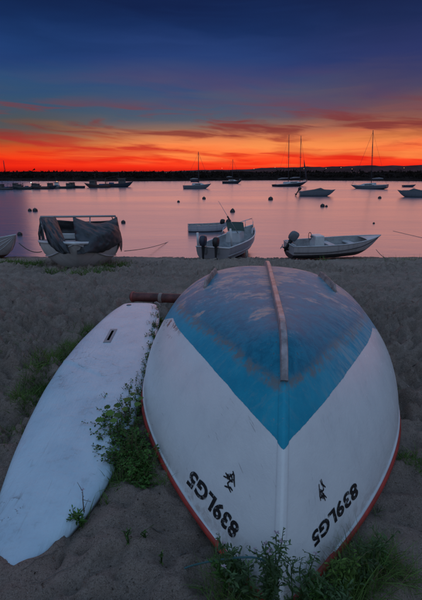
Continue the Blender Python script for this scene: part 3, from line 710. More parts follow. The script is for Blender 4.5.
MB().grid([[(.12 + .36 * u, 1.98 - .12 * abs(u) ** 2 - .12 * k, .92 + .36 * k) for u in np.linspace(-1, 1, 9)] for k in (0, .5, 1)]).build('windscreen', M['glass'], boat)
br = MB(); ts_ = np.linspace(.55, .985, 12); rail = [S(t_, 1, -1) + Vector((.05, 0, .30)) for t_ in ts_] + [S(t_, 1, 1) + Vector((-.05, 0, .30)) for t_ in ts_[::-1]]
rail[0].z -= .26; rail[-1].z -= .26
br.tube(rail, .016, 6)
for i in (3, 6, 9, 14, 17, 20):
    br.tube([rail[i], rail[i] - Vector((0, 0, .32))], .013, 5)
br.build('bow_rail', M['metal'], boat)
MB().tube([(.36, 1.5, .9), (-.05, 1.52, 1.5), (-.45, 1.55, 2.1)], [.014, .010, .006], 6).build('aerial', M['alu'], boat)
MB().box((-.02, 1.52, 1.44), (.05, .04, .22), (0, R(-32), 0)).build('flag', M['dark'], boat, False)
# a short post beside it
pp = on_sand(246.5, 257.6)
tag(MB().lathe([(.055, -.3), (.055, .24), (.05, .27), (.0, .275)], 10, (pp.x, pp.y, pp.z)).build('mooring_post', M['wood']), 'short dark wooden mooring post right of the twin outboard boat', 'post')

# covered boat, bow towards the camera
pk = on_sand(77, 268.5)
PB_YAW, PB_PITCH = R(180) + R(14), R(6.0)
boat = boat_empty('covered_boat', 'white boat with a torn grey tarpaulin over its windscreen frame, bow towards us', 'boat', (0, 0, 0), PB_YAW, PB_PITCH, R(-2.5))
LB_ = 4.5
S = hull_fn(LB_, 2.25, .80, .5, .88, 2.3, .72, 2.0, 2.3, 1.25, .06, .0)
boat.location = (pk.x - LB_ * .93 * math.sin(R(14)), pk.y + LB_ * .9, zb(pk.y + LB_ * .9) - .05)
decked_hull(S, boat, two_tone('white_green_hull', (.56, .54, .53), (.05, .09, .08), .16), M['inner'], rail=.04, m_rail=M['gel'])
for k in (.66,):
    for s in (-1, 1): MB().tube([S(t_, k, s) + Vector((s * .012, 0, -.01)) for t_ in tsamp(24)], .018, 6).build('strake', M['gel2'], boat)
YF = 2.7                                     # windscreen frame station
zt = 1.52
fr_ = MB(); fl, fr2 = (-1.0, YF, zt + .02), (1.03, YF - .05, zt - .04)
fr_.tube([(-1.08, YF - .5, .82), (-1.02, YF - .06, zt - .05), fl, (-.3, YF + .12, zt), (.3, YF + .12, zt - .02), fr2, (1.05, YF - .1, zt - .1), (1.1, YF - .6, .82)], .028, 8)
fr_.tube([(-.95, YF + .1, .86), fl], .02, 6); fr_.tube([(.95, YF + .1, .86), fr2], .02, 6); fr_.tube([(-.28, YF + .3, .86), (-.3, YF + .12, zt)], .018, 6)
fr_.build('canopy_frame', M['alu'], boat)
MB().box((0, YF + .15, .96), (1.5, .12, .16)).build('dashboard', M['gel'], boat, False, .03)
MB().box((0, YF - .5, .90), (1.7, .9, .1)).build('cockpit_shade_slab', M['dark'], boat, False)  # dark slab on the closed deck, painted stand-in for the cockpit's shade
MB().tube([(-.35, YF + .05, 1.0), (-.42, YF, 1.32)], .02, 6).build('wheel_column', M['blackp'], boat)
def cloth(parent, A, B_, C_, D_, bulge, seed, nu=30, nv=26, sag=.06, name='tarpaulin'):
    """patch A-B along the top, D-C along the bottom, blown out by bulge"""
    A, B_, C_, D_ = map(Vector, (A, B_, C_, D_)); Pc = []
    for j in range(nv):
        v_ = j / (nv - 1); row = []
        for i in range(nu):
            u_ = i / (nu - 1); p_ = A.lerp(B_, u_).lerp(D_.lerp(C_, u_), v_)
            k_ = math.sin(math.pi * u_) ** .7 * math.sin(math.pi * min(1, v_ * .95 + .03)) ** .7
            fold = float(fbm(np.array([u_ * 5 + v_ * 2.5 + seed]), np.array([v_ * 2.2 - u_ * 1.5]), 3, 21)[0])
            crease = abs(float(fbm(np.array([u_ * 9 - v_ * 6]), np.array([v_ * 3. + u_ * 2 + seed]), 2, 71)[0]))
            p_ = p_ + Vector(bulge) * k_ + Vector((0, .9, .3)) * (.17 * fold - .20 * crease) * min(1, v_ * 3 + .15) + Vector((0, 0, -sag * math.sin(math.pi * u_) * (1 - v_) - .14 * math.sin(math.pi * u_) * v_ ** 2))
            row.append(p_)
        Pc.append(row)
    o = MB().grid(Pc).build(name, M['tarp'], parent)
    sm = o.modifiers.new('s', 'SOLIDIFY'); sm.thickness = .012
    return o
# boat x runs to image left because the bow faces us: +x (boat) = left in the picture
cloth(boat, (1.06, YF - .12, zt - .05), (.62, YF + .13, zt - .02), (.12, 4.62, .66), (.66, 4.25, .88), (.06, .42, .16), 2.0)
cloth(boat, (.16, YF + .16, zt - .02), (-1.05, YF, zt), (-1.16, 2.95, .84), (-.04, 4.62, .64), (-.20, .58, .12), 5.0, 40, 34, .2)
cloth(boat, (1.0, YF - .75, zt - .1), (-1.0, YF - .75, zt - .1), (-1.0, YF - .9, .84), (1.0, YF - .9, .84), (0, -.1, 0), 3.0, 20, 12)  # added rear sheet, closes the view so the gap reads as dark interior
cloth(boat, (-.9, YF - .02, zt + .015), (-1.08, YF - .5, zt - .25), (-1.16, YF - .55, .72), (-1.12, 3.0, .62), (-.10, .05, 0), 7.0, 14, 20)
cloth(boat, (1.1, YF - .5, zt - .35), (1.04, YF - .04, zt - .02), (1.02, YF + .35, .84), (1.14, YF - .3, .82), (.05, .05, 0), 9.0, 12, 18)

# boat cut by the left edge
pk = on_sand(13, 259)
boat = boat_empty('wooden_boat', 'grey white clinker boat cut off by the left edge of the picture', 'boat', (pk.x - 2.75, pk.y + 1.55, zb(pk.y + 1.2) - .05), -R(118), R(4), R(-2))
S = hull_fn(3.4, 1.5, .62, .45, .75, 2.1, .66, 2.0, 2.6, 1.25, .22, .06)
open_hull(S, boat, two_tone('grey_white_clinker', (.42, .40, .41), (.10, .045, .04), .14), M['inner'], rail=.03, m_rail=M['gel2'])
for k in (.45, .6, .75, .88):
    for s in (-1, 1): MB().tube([S(t_, k, s) + Vector((s * .008, 0, 0)) for t_ in tsamp(22)], .014, 6).build('strake', M['gel2'], boat)
for yy in (1.2, 2.2): MB().box((0, yy, .5), (1.25, .22, .04)).build('thwart', M['wood'], boat, False)

# ------------------------------------------------------------------ afloat
def fl(px, py): return at(px, py, WZ)
p = fl(209, 231.5)
boat = boat_empty('rowing_boat', 'small pale rowing boat moored behind the twin outboard boat', 'boat', (p.x - 1.15, p.y + .2, WZ - .16), -R(84))
S = hull_fn(2.35, 1.15, .48, .45, .8, 2.2, .6, 2.0, 2.6, 1.3, .12, .05)
open_hull(S, boat, two_tone('pale_tender_hull', (.40, .38, .40), (.05, .04, .05), .2), M['inner'], rail=.022)
for yy in (.6, 1.3): MB().box((0, yy, .40), (1.0, .2, .04)).build('thwart', M['wood'], boat, False)
outboard(boat, (0, 2.0, .42), R(10), .7)

def sail_yacht(label, px, py, Lh, yaw, px_w, masts, m_h, cabin=True, name='sailing_yacht', heel=0):
    p = fl(px, py); e = boat_empty(name, label, 'yacht', (p.x, p.y, WZ), yaw)
    e.rotation_euler = (Matrix.Rotation(R(-heel), 3, 'Y') @ Matrix.Rotation(yaw, 3, 'Z')).to_euler()
    Bm = Lh * .3; S = hull_fn(Lh, Bm, .95, .45, .7, 2.0, .6, 1.8, 2.2, 1.2, .3, .3)
    S2 = lambda t_, v_, s_, inset=0: S(t_, v_, s_, inset) + Vector((0, -Lh / 2, -.35)); S2.L, S2.B, S2.D = S.L, S.B, S.D
    decked_hull(S2, e, m_h, M['gel2'], 16, 6, rail=.04)
    if cabin:
        mb_ = MB(); Pq = []
        for yy, wd, hh in ((-.18, .30, .0), (-.17, .31, .42), (.12, .27, .42), (.24, .16, .18), (.27, .12, .0)):
            Pq.append([(k * wd * Bm, yy * Lh, .62 + hh * (1 if abs(k) < 1 else .15)) for k in (-1.05, -.95, -.6, 0, .6, .95, 1.05)])
        c_ = mb_.grid(Pq).build('cabin', M['gel2'], e)
        for s in (-1, 1): MB().box((s * .305 * Bm, -.02 * Lh, .86), (.03, .2 * Lh, .14)).build('window', M['blackp'], c_, False)
    for yy, hh in masts:
        m_ = MB().tube([(0, yy, .6), (0, yy, .6 + hh)], [.075, .055], 8).build('mast', M['dark'], e)
        MB().tube([(-.035 * hh, yy, .6 + hh * .55), (.035 * hh, yy, .6 + hh * .55)], .03, 5).build('spreader', M['dark'], m_)
        bo_ = MB().tube([(0, yy - .05, 1.7), (0, yy - .32 * Lh, 1.65)], .05, 6).build('boom', M['dark'], e)
        MB().tube([(0, yy - .15, 1.83), (0, yy - .2 * Lh, 1.86), (0, yy - .31 * Lh, 1.76)], [.1, .14, .07], 8).build('furled_sail', M['sail'], bo_)
        for s in (-1, 1): MB().tube([(s * Bm * .45, yy, .6), (s * .035 * hh, yy, .6 + hh * .55), (0, yy, .6 + hh * .98)], .012, 4).build('shroud', M['dark'], e)
    yy, hh = masts[0]
    MB().tube([(0, Lh * .48, .75), (0, yy, .6 + hh * .97)], .02, 5).build('forestay', M['dark'], e)
    MB().tube([(0, -Lh * .48, .65), (0, masts[-1][0], .6 + masts[-1][1] * .97)], .012, 4).build('backstay', M['dark'], e)
    pu = MB().tube([(-.3, Lh * .36, .7), (-.28, Lh * .4, 1.2), (0, Lh * .5, 1.25), (.28, Lh * .4, 1.2), (.3, Lh * .36, .7)], .02, 5).build('pulpit', M['metal'], e)
    return e, S2
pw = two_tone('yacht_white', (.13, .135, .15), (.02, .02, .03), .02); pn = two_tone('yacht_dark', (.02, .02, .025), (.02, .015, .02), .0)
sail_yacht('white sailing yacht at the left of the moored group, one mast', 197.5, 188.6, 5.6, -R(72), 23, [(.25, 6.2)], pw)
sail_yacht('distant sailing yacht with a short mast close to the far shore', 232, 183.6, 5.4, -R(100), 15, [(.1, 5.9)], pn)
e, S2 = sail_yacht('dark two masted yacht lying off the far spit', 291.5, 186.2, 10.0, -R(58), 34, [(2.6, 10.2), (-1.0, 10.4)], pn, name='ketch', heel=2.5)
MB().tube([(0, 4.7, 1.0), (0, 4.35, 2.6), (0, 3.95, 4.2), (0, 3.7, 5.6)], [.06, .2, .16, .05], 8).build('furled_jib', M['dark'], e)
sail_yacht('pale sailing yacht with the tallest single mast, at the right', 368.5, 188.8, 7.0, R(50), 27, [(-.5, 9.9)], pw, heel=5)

def motor_cruiser(label, px, py, Lh, yaw, cover, m_h, name='moored_motorboat'):
    p = fl(px, py); e = boat_empty(name, label, 'boat', (p.x, p.y, WZ), yaw)
    Bm = Lh * .36; S = hull_fn(Lh, Bm, .8, .42, .85, 2.1, .62, 1.9, 2.4, 1.2, .25, .05)
    S2 = lambda t_, v_, s_, inset=0: S(t_, v_, s_, inset) + Vector((0, -Lh / 2, -.2)); S2.L, S2.B, S2.D = S.L, S.B, S.D
    decked_hull(S2, e, m_h, M['gel2'], 14, 6, rail=.035)
    Pq = []
    for yy, wd, hh in ((-.47, .40, .02), (-.4, .43, .12), (-.1, .44, .30), (.08, .40, .50), (.2, .30, .22), (.36, .12, .12), (.42, .04, .04)):
        Pq.append([(k * wd * Bm, yy * Lh, .56 + max(0, yy) * .4 + hh * (1 - abs(k) ** 2.5) + .03 * random.uniform(-1, 1)) for k in (-1.06, -1, -.7, -.35, 0, .35, .7, 1, 1.06)])
    MB().grid(Pq).build('boat_cover' if cover else 'cabin', M['tarp'] if cover else M['gel2'], e)
    outboard(e, (0, -Lh / 2, .55), R(30), 1.1)
    return e
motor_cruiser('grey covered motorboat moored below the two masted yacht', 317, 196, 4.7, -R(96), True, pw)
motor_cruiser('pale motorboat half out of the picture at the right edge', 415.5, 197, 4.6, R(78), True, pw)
p = fl(408, 187); dg = boat_empty('tender', 'tiny dark tender lying beyond the motorboat at the right edge', 'boat', (p.x - 1.2, p.y, WZ - .12), -R(92))
S = hull_fn(2.8, 1.2, .5); open_hull(S, dg, M['navy'], M['inner'], 12, 5)
p = fl(195, 182); dg = boat_empty('tender', 'tiny dark tender lying beyond the white yacht on the left', 'boat', (p.x - 1.4, p.y, WZ - .12), -R(88))
S = hull_fn(3.2, 1.3, .6); open_hull(S, dg, M['navy'], M['inner'], 12, 5)

# working boats and small craft crowded along the left
def fishing_boat(label, px, py, Lh, yaw, m_h, m_c, big=True, lamp=None, name='fishing_boat', gantry=True):
    p = fl(px, py); e = boat_empty(name, label, 'boat', (p.x, p.y, WZ), yaw, group='boats moored along the left shore')
    Bm = Lh * .32; k = Lh / 10
    S = hull_fn(Lh, Bm, 1.5 * k, .45, .8, 2.2, .66, 1.8, 2.4, 1.25, .7 * k, .1)
    S2 = lambda t_, v_, s_, inset=0: S(t_, v_, s_, inset) + Vector((0, -Lh / 2, -.5 * k)); S2.L, S2.B, S2.D = S.L, S.B, S.D
    decked_hull(S2, e, m_h, M['drab'], 14, 6, rail=.06 * k, m_rail=m_c)
    z0 = .95 * k; wh_ = MB().box((0, .14 * Lh, z0 + .85 * k), (Bm * .62, .24 * Lh, 1.7 * k), taper=.93).build('wheelhouse', m_c, e, False, .05 * k)
    for s in (-1, 1): MB().box((s * Bm * .302, .14 * Lh, z0 + 1.15 * k), (.02, .17 * Lh, .4 * k), (0, s * R(-2), 0)).build('window', M['blackp'], wh_, False)
    MB().box((0, .14 * Lh, z0 + 1.75 * k), (Bm * .7, .28 * Lh, .1 * k)).build('roof', M['drab'], wh_, False)
    m_ = MB().tube([(0, .06 * Lh, z0 + 1.6 * k), (0, .04 * Lh, z0 + 4.0 * k)], .06 * k, 6); m_.tube([(-.5 * k, .05 * Lh, z0 + 3.0 * k), (.5 * k, .05 * Lh, z0 + 3.0 * k)], .04 * k, 5); m_.build('mast', M['dark'], e)
    if gantry:
        g_ = MB(); yy = -.38 * Lh
        g_.tube([(-Bm * .38, yy, z0 - .1), (-Bm * .36, yy, z0 + 1.9 * k), (Bm * .36, yy, z0 + 1.9 * k), (Bm * .38, yy, z0 - .1)], .07 * k, 6); g_.build('gantry', M['dark'], e)
        MB().tube([(0, .05 * Lh, z0 + 2.6 * k), (0, yy, z0 + 1.95 * k)], .05 * k, 5).build('derrick', M['dark'], e)
        MB().box((0, -.2 * Lh, z0 + .25 * k), (Bm * .5, .16 * Lh, .5 * k)).build('net_bin', M['bluep'], e, False)
    if lamp:
        MB().lathe([(0, -.09), (.07, -.06), (.09, 0), (.07, .06), (0, .09)], 8, (Bm * .1, .02 * Lh, z0 + 2.1 * k)).build('lit_lamp', lamp, e)
    return e
hv = [two_tone('work_hull_a', (.02, .025, .04), (.02, .01, .01), .1), two_tone('work_hull_b', (.09, .085, .09), (.02, .01, .01), .1), two_tone('work_hull_c', (.06, .025, .02), (.03, .02, .02), .1), two_tone('work_hull_d', (.02, .035, .035), (.03, .02, .02), .1)]
fishing_boat('long dark trawler with wheelhouse nearest the middle of the left shore', 118, 187.0, 6.6, -R(78), hv[0], M['drab'])
fishing_boat('dark trawler lying left of the longest trawler, bow to the left', 97, 187.6, 5.4, R(84), hv[2], M['drab'])
small = [(4, 189.6, 3.6, 70, 1, 'pale small craft at the very left edge of the moored boats'), (13, 189, 4.0, -80, 0, 'dark small craft second from the left edge'),
         (22.5, 189.4, 3.4, 100, 3, 'green hulled small craft third from the left edge'), (31.5, 188.8, 3.8, -70, 1, 'small craft with a pale greenish light'),
         (40, 189, 3.6, 85, 2, 'reddish small craft just right of the greenish light'), (48, 188.6, 3.9, -95, 0, 'dark small craft left of the tall white wheelhouse'),
         (57, 188.2, 4.2, 20, 1, 'small craft seen end on with a tall white wheelhouse'), (66, 188.4, 3.6, -75, 3, 'green hulled small craft right of the white wheelhouse'), (75, 188, 4.0, 80, 0, 'dark small craft beside the leftmost trawler')]
for i, (px_, py_, L_, yw, hm, lb) in enumerate(small):
    fishing_boat(lb, px_, py_, L_, R(yw), hv[hm], (M['gel'] if i == 6 else M['drab']), lamp=(M['lampw'] if i == 3 else M['lamp'] if i == 6 else None), name='small_craft', gantry=(i % 3 == 0))

# buoys
def buoy(px, py, r, label, cone=False):
    r *= .76
    p = fl(px, py); e = thing('mooring_buoy', label, 'buoy', (p.x, p.y, WZ), (R(random.uniform(-8, 8)), R(random.uniform(-8, 8)), 0), 'mooring buoys on the water')
    if cone: prof = [(0, -.5), (.6, -.4), (1, 0), (1.0, .35), (.7, .9), (.35, 1.25), (.15, 1.35), (0, 1.36)]
    else: prof = [(0, -.6), (.6, -.45), (.95, 0), (1, .35), (.85, .8), (.5, 1.1), (.2, 1.2), (0, 1.21)]
    MB().lathe([(a_ * r, b_ * r) for a_, b_ in prof], 14).build('float', M['buoy'], e)
    MB().tube([(r * .2 * math.cos(a_), 0, r * (1.3 + .2 * math.sin(a_))) for a_ in (2 * math.pi * k / 10 for k in range(11))], r * .06, 5).build('mooring_eye', M['alu'], e)
for a_ in ((30, 211, .21, 'left one of the two small buoys side by side near the left edge'), (35.3, 211.2, .27, 'right one of the two small buoys side by side near the left edge'),
           (20, 235, .17, 'dark buoy just above the boat at the left edge'), (123.3, 223, .19, 'dark buoy right of the covered boat, larger of two'), (115.5, 222.6, .14, 'small buoy peeping over the tarpaulin frame'),
           (178.5, 202.2, .2, 'lone tiny buoy left of the yachts\' middle water'), (204, 199, .29, 'buoy below the white yacht on the left'), (228.5, 222.5, .24, 'dark round buoy above the twin outboard boat'),
           (270.5, 199.8, .38, 'dark buoy below the left end of the two masted yacht'), (322.5, 206.6, .28, 'dark buoy below the covered motorboat, left of a pair'), (326.3, 206.8, .17, 'small buoy touching the one below the covered motorboat'),
           (379.5, 198.4, .28, 'buoy below the tall masted yacht at the right'), (373.7, 223.6, .09, 'tiny buoy above the bow of the beached motor boat')): buoy(*a_)
buoy(232.5, 212, .27, 'big cone topped buoy right of the rowing boat', True)

# mooring lines
def line(a, c_, sag, r, label, n=18):
    a, c_ = Vector(a), Vector(c_); pts = [a.lerp(c_, i / n) - Vector((0, 0, sag * 4 * (i / n) * (1 - i / n))) for i in range(n + 1)]
    return tag(MB().tube([p_ - a for p_ in pts], r, 5).build('mooring_line', M['rope']), label, 'rope'), a
for a_, c_, sg, r_, lb in ((aty(124.5, 251, 13.6), fl(191, 229), .25, .012, 'mooring line from the covered boat to the rowing boat'),
                           (aty(19, 243, 12.2), aty(42, 251.5, 12.4), .12, .014, 'rope hanging between the left edge boat and the covered boat'),
                           (aty(376, 249.5, 15.4), on_sand(392, 262), .06, .010, 'thin rope from the beached motor boat\'s bow to the sand'),
                           (fl(393, 231) + Vector((0, 0, .004)), fl(440, 242) + Vector((0, 0, .004)), -.0, .008, 'floating line on the water at the right edge')):
    o, a0 = line(a_, c_, sg, r_, lb); o.location = a0

# far lights and a mast
for i, (px_, lb) in enumerate(((222, 'left end of the row'), (254, 'under the middle of the sunset'), (275, 'just left of the two masted yacht'), (304, 'just right of the two masted yacht'), (326, 'midway between the yachts at the right'), (341, 'left of the tall masted yacht'), (352, 'close left of the tall masted yacht'), (404, 'near the right edge'))):
    q_ = aty(px_, 168.2 + .8 * math.sin(i * 2.3), 1500)
    e = thing('shore_lamp', 'far shore lamp glowing orange, ' + lb, 'lamp', (q_.x, q_.y, q_.z - 5), (0, 0, 0), 'lamps along the far shore')
    MB().tube([(0, 0, -2), (0, 0, 5)], .15, 5).build('post', M['dark'], e)
    MB().lathe([(0, -.9), (.8, -.4), (1.0, 0), (.8, .4), (0, .9)], 8, (0, 0, 5)).build('lamp_head', M['lamp'], e)
q_ = aty(5, 171, 230)
e = thing('radio_mast', 'thin lattice mast on the far shore at the left edge', 'mast', (q_.x, q_.y, q_.z - 1))
for k in range(3): MB().tube([(.35 * math.cos(2.1 * k), .35 * math.sin(2.1 * k), 0), (.08 * math.cos(2.1 * k), .08 * math.sin(2.1 * k), 6.5)], .07, 5).build('mast_leg', M['dark'], e)
for z_ in (1.2, 2.4, 3.6, 4.8): MB().tube([(.3 * (1 - z_ / 8) * math.cos(2.1 * k), .3 * (1 - z_ / 8) * math.sin(2.1 * k), z_) for k in range(4)], .05, 4).build('brace', M['dark'], e)

# ------------------------------------------------------------------ plants
class Leaves:
    def __init__(s): s.v = []; s.f = []; s.r = []
    def blade(s, p, d, L, w_, bend, n=4, rnd=None):
        """grass blade: starts at p along d, curving towards the ground"""
        p, d = Vector(p), Vector(d).normalized(); sd_ = d.cross(Vector((0, 0, 1))); sd_ = sd_.normalized() if sd_.length > 1e-3 else Vector((1, 0, 0))
        sd_ = (sd_ * math.cos(1) + d.cross(sd_) * random.uniform(-.6, .6)).normalized()
        o = len(s.v); q_ = p.copy(); rnd = random.random() if rnd is None else rnd
        for i in range(n + 1):
            wd = w_ * (1 - i / n) ** .7 * .5
            s.v += [tuple(q_ - sd_ * wd), tuple(q_ + sd_ * wd)]
            dd = (d + Vector((d.x, d.y, -.8)) * bend * (i / n) ** 1.5).normalized(); q_ = q_ + dd * (L / n)
        for i in range(n): s.f.append((o + 2 * i, o + 2 * i + 1, o + 2 * i + 3, o + 2 * i + 2)); s.r.append(rnd)
    def leaf(s, p, d, L, w_, up=None, rnd=None, lobes=0):
        """broad leaf with a folded midrib"""
        p, d = Vector(p), Vector(d).normalized(); up = Vector(up) if up else Vector((random.uniform(-.5, .5), random.uniform(-.5, .5), 1))
        sd_ = d.cross(up).normalized(); nn = sd_.cross(d); o = len(s.v); rnd = random.random() if rnd is None else rnd
        prof = (0, .55, .95, .75, 0) if not lobes else (0.1, .8, .55, 1.0, .62, .85, .3, 0.02)
        n = len(prof)
        for i, k in enumerate(prof):
            u_ = i / (n - 1); c_ = p + d * L * u_ - nn * L * .22 * u_ * u_
            s.v += [tuple(c_ - sd_ * w_ * k * .5 + nn * w_ * .12 * k), tuple(c_), tuple(c_ + sd_ * w_ * k * .5 + nn * w_ * .12 * k)]
        for i in range(n - 1):
            for j in (0, 1): s.f.append((o + 3 * i + j, o + 3 * i + j + 1, o + 3 * i + j + 4, o + 3 * i + j + 3)); s.r.append(rnd)
    def build(s, name, m, parent=None):
        mb_ = MB(); mb_.v = s.v; mb_.f = s.f; o = mb_.build(name, m, parent, smooth=False); 
        if len(o.data.polygons) == len(s.r): set_rnd(o, s.r)
        return o
def rdir(zl=.3, zh=1.0):
    a = random.uniform(0, 2 * math.pi); z_ = random.uniform(zl, zh); return Vector((math.cos(a) * math.sqrt(max(0, 1 - z_ * z_)), math.sin(a) * math.sqrt(max(0, 1 - z_ * z_)), z_))
def inside_boat(x_, y_, m_=0.0):
    q_ = MDI @ Vector((x_, y_, 0)); t_ = 1 - q_.y / BL
    if not 0 < t_ < 1: return False
    return abs(q_.x) < S0(t_, 1, 1).x + m_
def inside_board(x_, y_, m_=.0):
    if not SY[0] < y_ < SY[-1]: return False
    return np.interp(y_, SY, SL) - m_ < x_ < np.interp(y_, SY, SR) + m_
def g3(x_, y_): return Vector((x_, y_, ground(x_, y_)))
def grass_patch(name, label, spots, n, Lr, wr, m_='grass', lean=(0, 0, 0), bend=(.2, 1.2), avoid=True):
    lv = Leaves(); tot = sum(s_[3] for s_ in spots)
    for px_, py_, rad, wt in spots:
        c_ = on_sand(px_, py_)
        for i in range(int(n * wt / tot)):
            rr = rad * math.sqrt(random.random()) * (.4 + .6 * random.random()); a_ = random.uniform(0, 6.283)
            x_, y_ = c_.x + rr * math.cos(a_), c_.y + rr * math.sin(a_)
            if avoid and (inside_boat(x_, y_, .015) or inside_board(x_, y_, .0)): continue
            d_ = (rdir(.35, 1) + Vector(lean)).normalized()
            lv.blade(g3(x_, y_) - Vector((0, 0, .01)), d_, random.uniform(*Lr), random.uniform(*wr), random.uniform(*bend))
    o = lv.build(name, M[m_]); return tag(o, label, 'grass', kind='stuff')
# in front of the bow and along the lower right
grass_patch('grass', 'dark tangle of grass under the bow of the overturned boat',
            [(222, 580, .10, 2), (240, 598, .12, 3), (270, 618, .12, 3), (300, 618, .13, 4), (325, 606, .13, 4), (345, 590, .12, 4), (362, 570, .10, 3), (380, 562, .10, 2.5), (395, 560, .09, 1.6), (370, 590, .12, 2), (230, 620, .12, 2), (352, 548, .05, .6), (408, 575, .08, .8), (340, 615, .12, 2)], 2500, (.05, .22), (.0018, .004), bend=(.3, 2.2))
grass_patch('grass', 'dry pale grass stalks mixed into the tangle under the bow', [(260, 595, .15, 1), (310, 600, .18, 1), (340, 585, .14, 1), (385, 570, .12, .7), (230, 585, .12, .6)], 420, (.10, .24), (.0012, .0028), 'dry', bend=(.3, 2.4))
grass_patch('grass', 'green grass patch along the left edge of the sailboard', [(45, 363, .22, 2), (60, 350, .24, 3), (34, 383, .16, 2), (75, 338, .2, 2), (25, 400, .12, .8), (88, 327, .15, 1)], 4200, (.05, .15), (.003, .006))
grass_patch('grass', 'sparse grass on the sand at the left edge', [(12, 342, .25, 1), (35, 338, .2, .6), (5, 430, .12, 1), (8, 420, .1, 1), (3, 445, .08, .6), (20, 432, .06, .4), (14, 395, .1, .4), (75, 322, .2, .5), (12, 335, .2, .5)], 620, (.03, .08), (.003, .005))
grass_patch('grass', 'grass strip around the covered boat', [(10, 263, .4, 1), (25, 264, .45, 1.5), (35, 266, .35, 1), (100, 270, .5, 1.2), (115, 266, .5, 2), (126, 264, .35, 1.2), (55, 271, .35, .7), (82, 273, .4, .8)], 2600, (.08, .26), (.008, .018))
grass_patch('grass', 'grass tufts on the sand right of the overturned boat', [(398, 382, .08, 2), (395, 378, .06, 1), (412, 455, .12, 3), (404, 450, .08, 1.5), (420, 462, .12, 2), (374, 503, .05, .7), (360, 500, .03, .3)], 560, (.03, .09), (.0025, .005))
grass_patch('grass', 'thin grass around the beached motor boat', [(322, 261, .3, 1), (390, 261, .5, 1), (405, 260, .6, 1.2), (420, 260, .4, .8), (365, 261, .3, .5)], 260, (.08, .3), (.006, .012))
grass_patch('grass', 'grass tuft at the right rail of the sailboard', [(80, 517, .05, 2), (76, 512, .03, 1), (105, 497, .04, .7), (112, 478, .06, 1)], 110, (.05, .13), (.003, .006))
grass_patch('grass', 'weeds and grass creeping along the foot of the bush between the boats', [(118, 478, .08, 1), (135, 478, .1, 1.5), (150, 470, .08, 1), (165, 485, .05, .5), (128, 466, .1, 1)], 420, (.05, .14), (.002, .0045))

# leafy bush growing between sailboard and boat
def bush(label, path, n, Lr, rad, hgt, big=(), m_='leaf', name='leafy_bush'):
    c0 = on_sand(*path[len(path) // 2][:2]); e = thing(name, label, 'bush', tuple(c0)); o0 = Vector(c0)
    lv = Leaves(); stems = MB()
    wts = [p_[2] for p_ in path]; roots = [on_sand(p_[0], p_[1]) for p_ in path]
    for i in range(n // 22):                                   # sprawling shoots, each with its own leaves
        j = random.choices(range(len(path)), wts)[0]; k_ = path[j][2]; c_ = roots[j]
        a_ = random.uniform(0, 6.283); b_ = random.uniform(0, .05)
        base = Vector((c_.x + b_ * math.cos(a_ * 3), c_.y + b_ * math.sin(a_ * 3), 0)); base.z = ground(base.x, base.y) - .01
        out = rad * k_ * random.uniform(.2, 1.35); H_ = hgt * k_ * random.uniform(.25, 1.15) * (1.15 - .45 * out / (rad * k_ * 1.35))
        tip = base + Vector((out * math.cos(a_), out * math.sin(a_) * 1.2, H_)); mid = base.lerp(tip, .45) + Vector((0, 0, H_ * .3))
        if inside_board(tip.x, tip.y): tip.z = max(tip.z, BZ + .02)
        stems.tube([base - o0, mid - o0, tip - o0], [.003, .0022, .001], 4)
        hue = random.random()
        for q in range(22):
            u_ = .15 + .85 * (q + random.random()) / 22; p_ = base * (1 - u_) ** 2 + mid * (2 * u_ * (1 - u_)) + tip * u_ * u_
            if inside_boat(p_.x, p_.y, -.035): continue
            L_ = random.uniform(*Lr) * (1.2 - .5 * u_); d_ = rdir(-.2, .8)
            lv.leaf(p_ + Vector((random.gauss(0, .006), random.gauss(0, .006), random.gauss(0, .004))) - o0, d_, L_, L_ * random.uniform(.45, .75), rnd=min(1, max(0, hue + random.uniform(-.3, .3))))
    lv.build('foliage', M[m_], e)['kind'] = 'stuff'; stems.build('stems', M['dry'], e)['kind'] = 'stuff'
    for px_, py_, z_, L_, ang in big:
        q_ = at(px_, py_, z_) - o0; l2 = Leaves(); l2.leaf(q_, (math.cos(ang), math.sin(ang) * .8, .12), L_, L_ * .85, (0, -.35, 1), lobes=1)
        l2.build('leaf', M['yleaf'], e)
    return e
bush('dense leafy bush growing between the sailboard and the overturned boat',
     [(127, 425, 1.3), (130, 440, 1.3), (133, 455, 1.1), (137, 468, .8), (128, 410, 1.0), (122, 450, .9), (145, 480, .6), (120, 432, 1.1), (116, 445, .8), (126, 462, .9), (140, 448, .9), (142, 392, .7), (138, 402, .8), (110, 425, .8), (140, 470, .8)], 7600, (.010, .028), .125, .115,
     big=[(114, 414, .12, .06, 2.9), (120, 407, .14, .055, 2.4), (127, 402, .15, .06, 1.7), (104, 420, .10, .055, 3.2), (135, 406, .15, .05, 1.0), (121, 416, .14, .05, 2.8), (132, 396, .14, .05, 1.5), (110, 408, .14, .045, 2.6), (126, 411, .15, .05, 2.0), (139, 400, .15, .045, 1.2), (117, 421, .13, .045, 3.0)])
bush('narrow strip of leafy weed between the sailboard\'s rail and the hull', [(156, 335, 1), (155, 345, 1), (153, 356, 1), (151, 365, .9), (158, 327, .8), (150, 372, .8), (159, 320, .6), (148, 380, .7)], 5200, (.012, .026), .05, .12, name='leafy_weed')

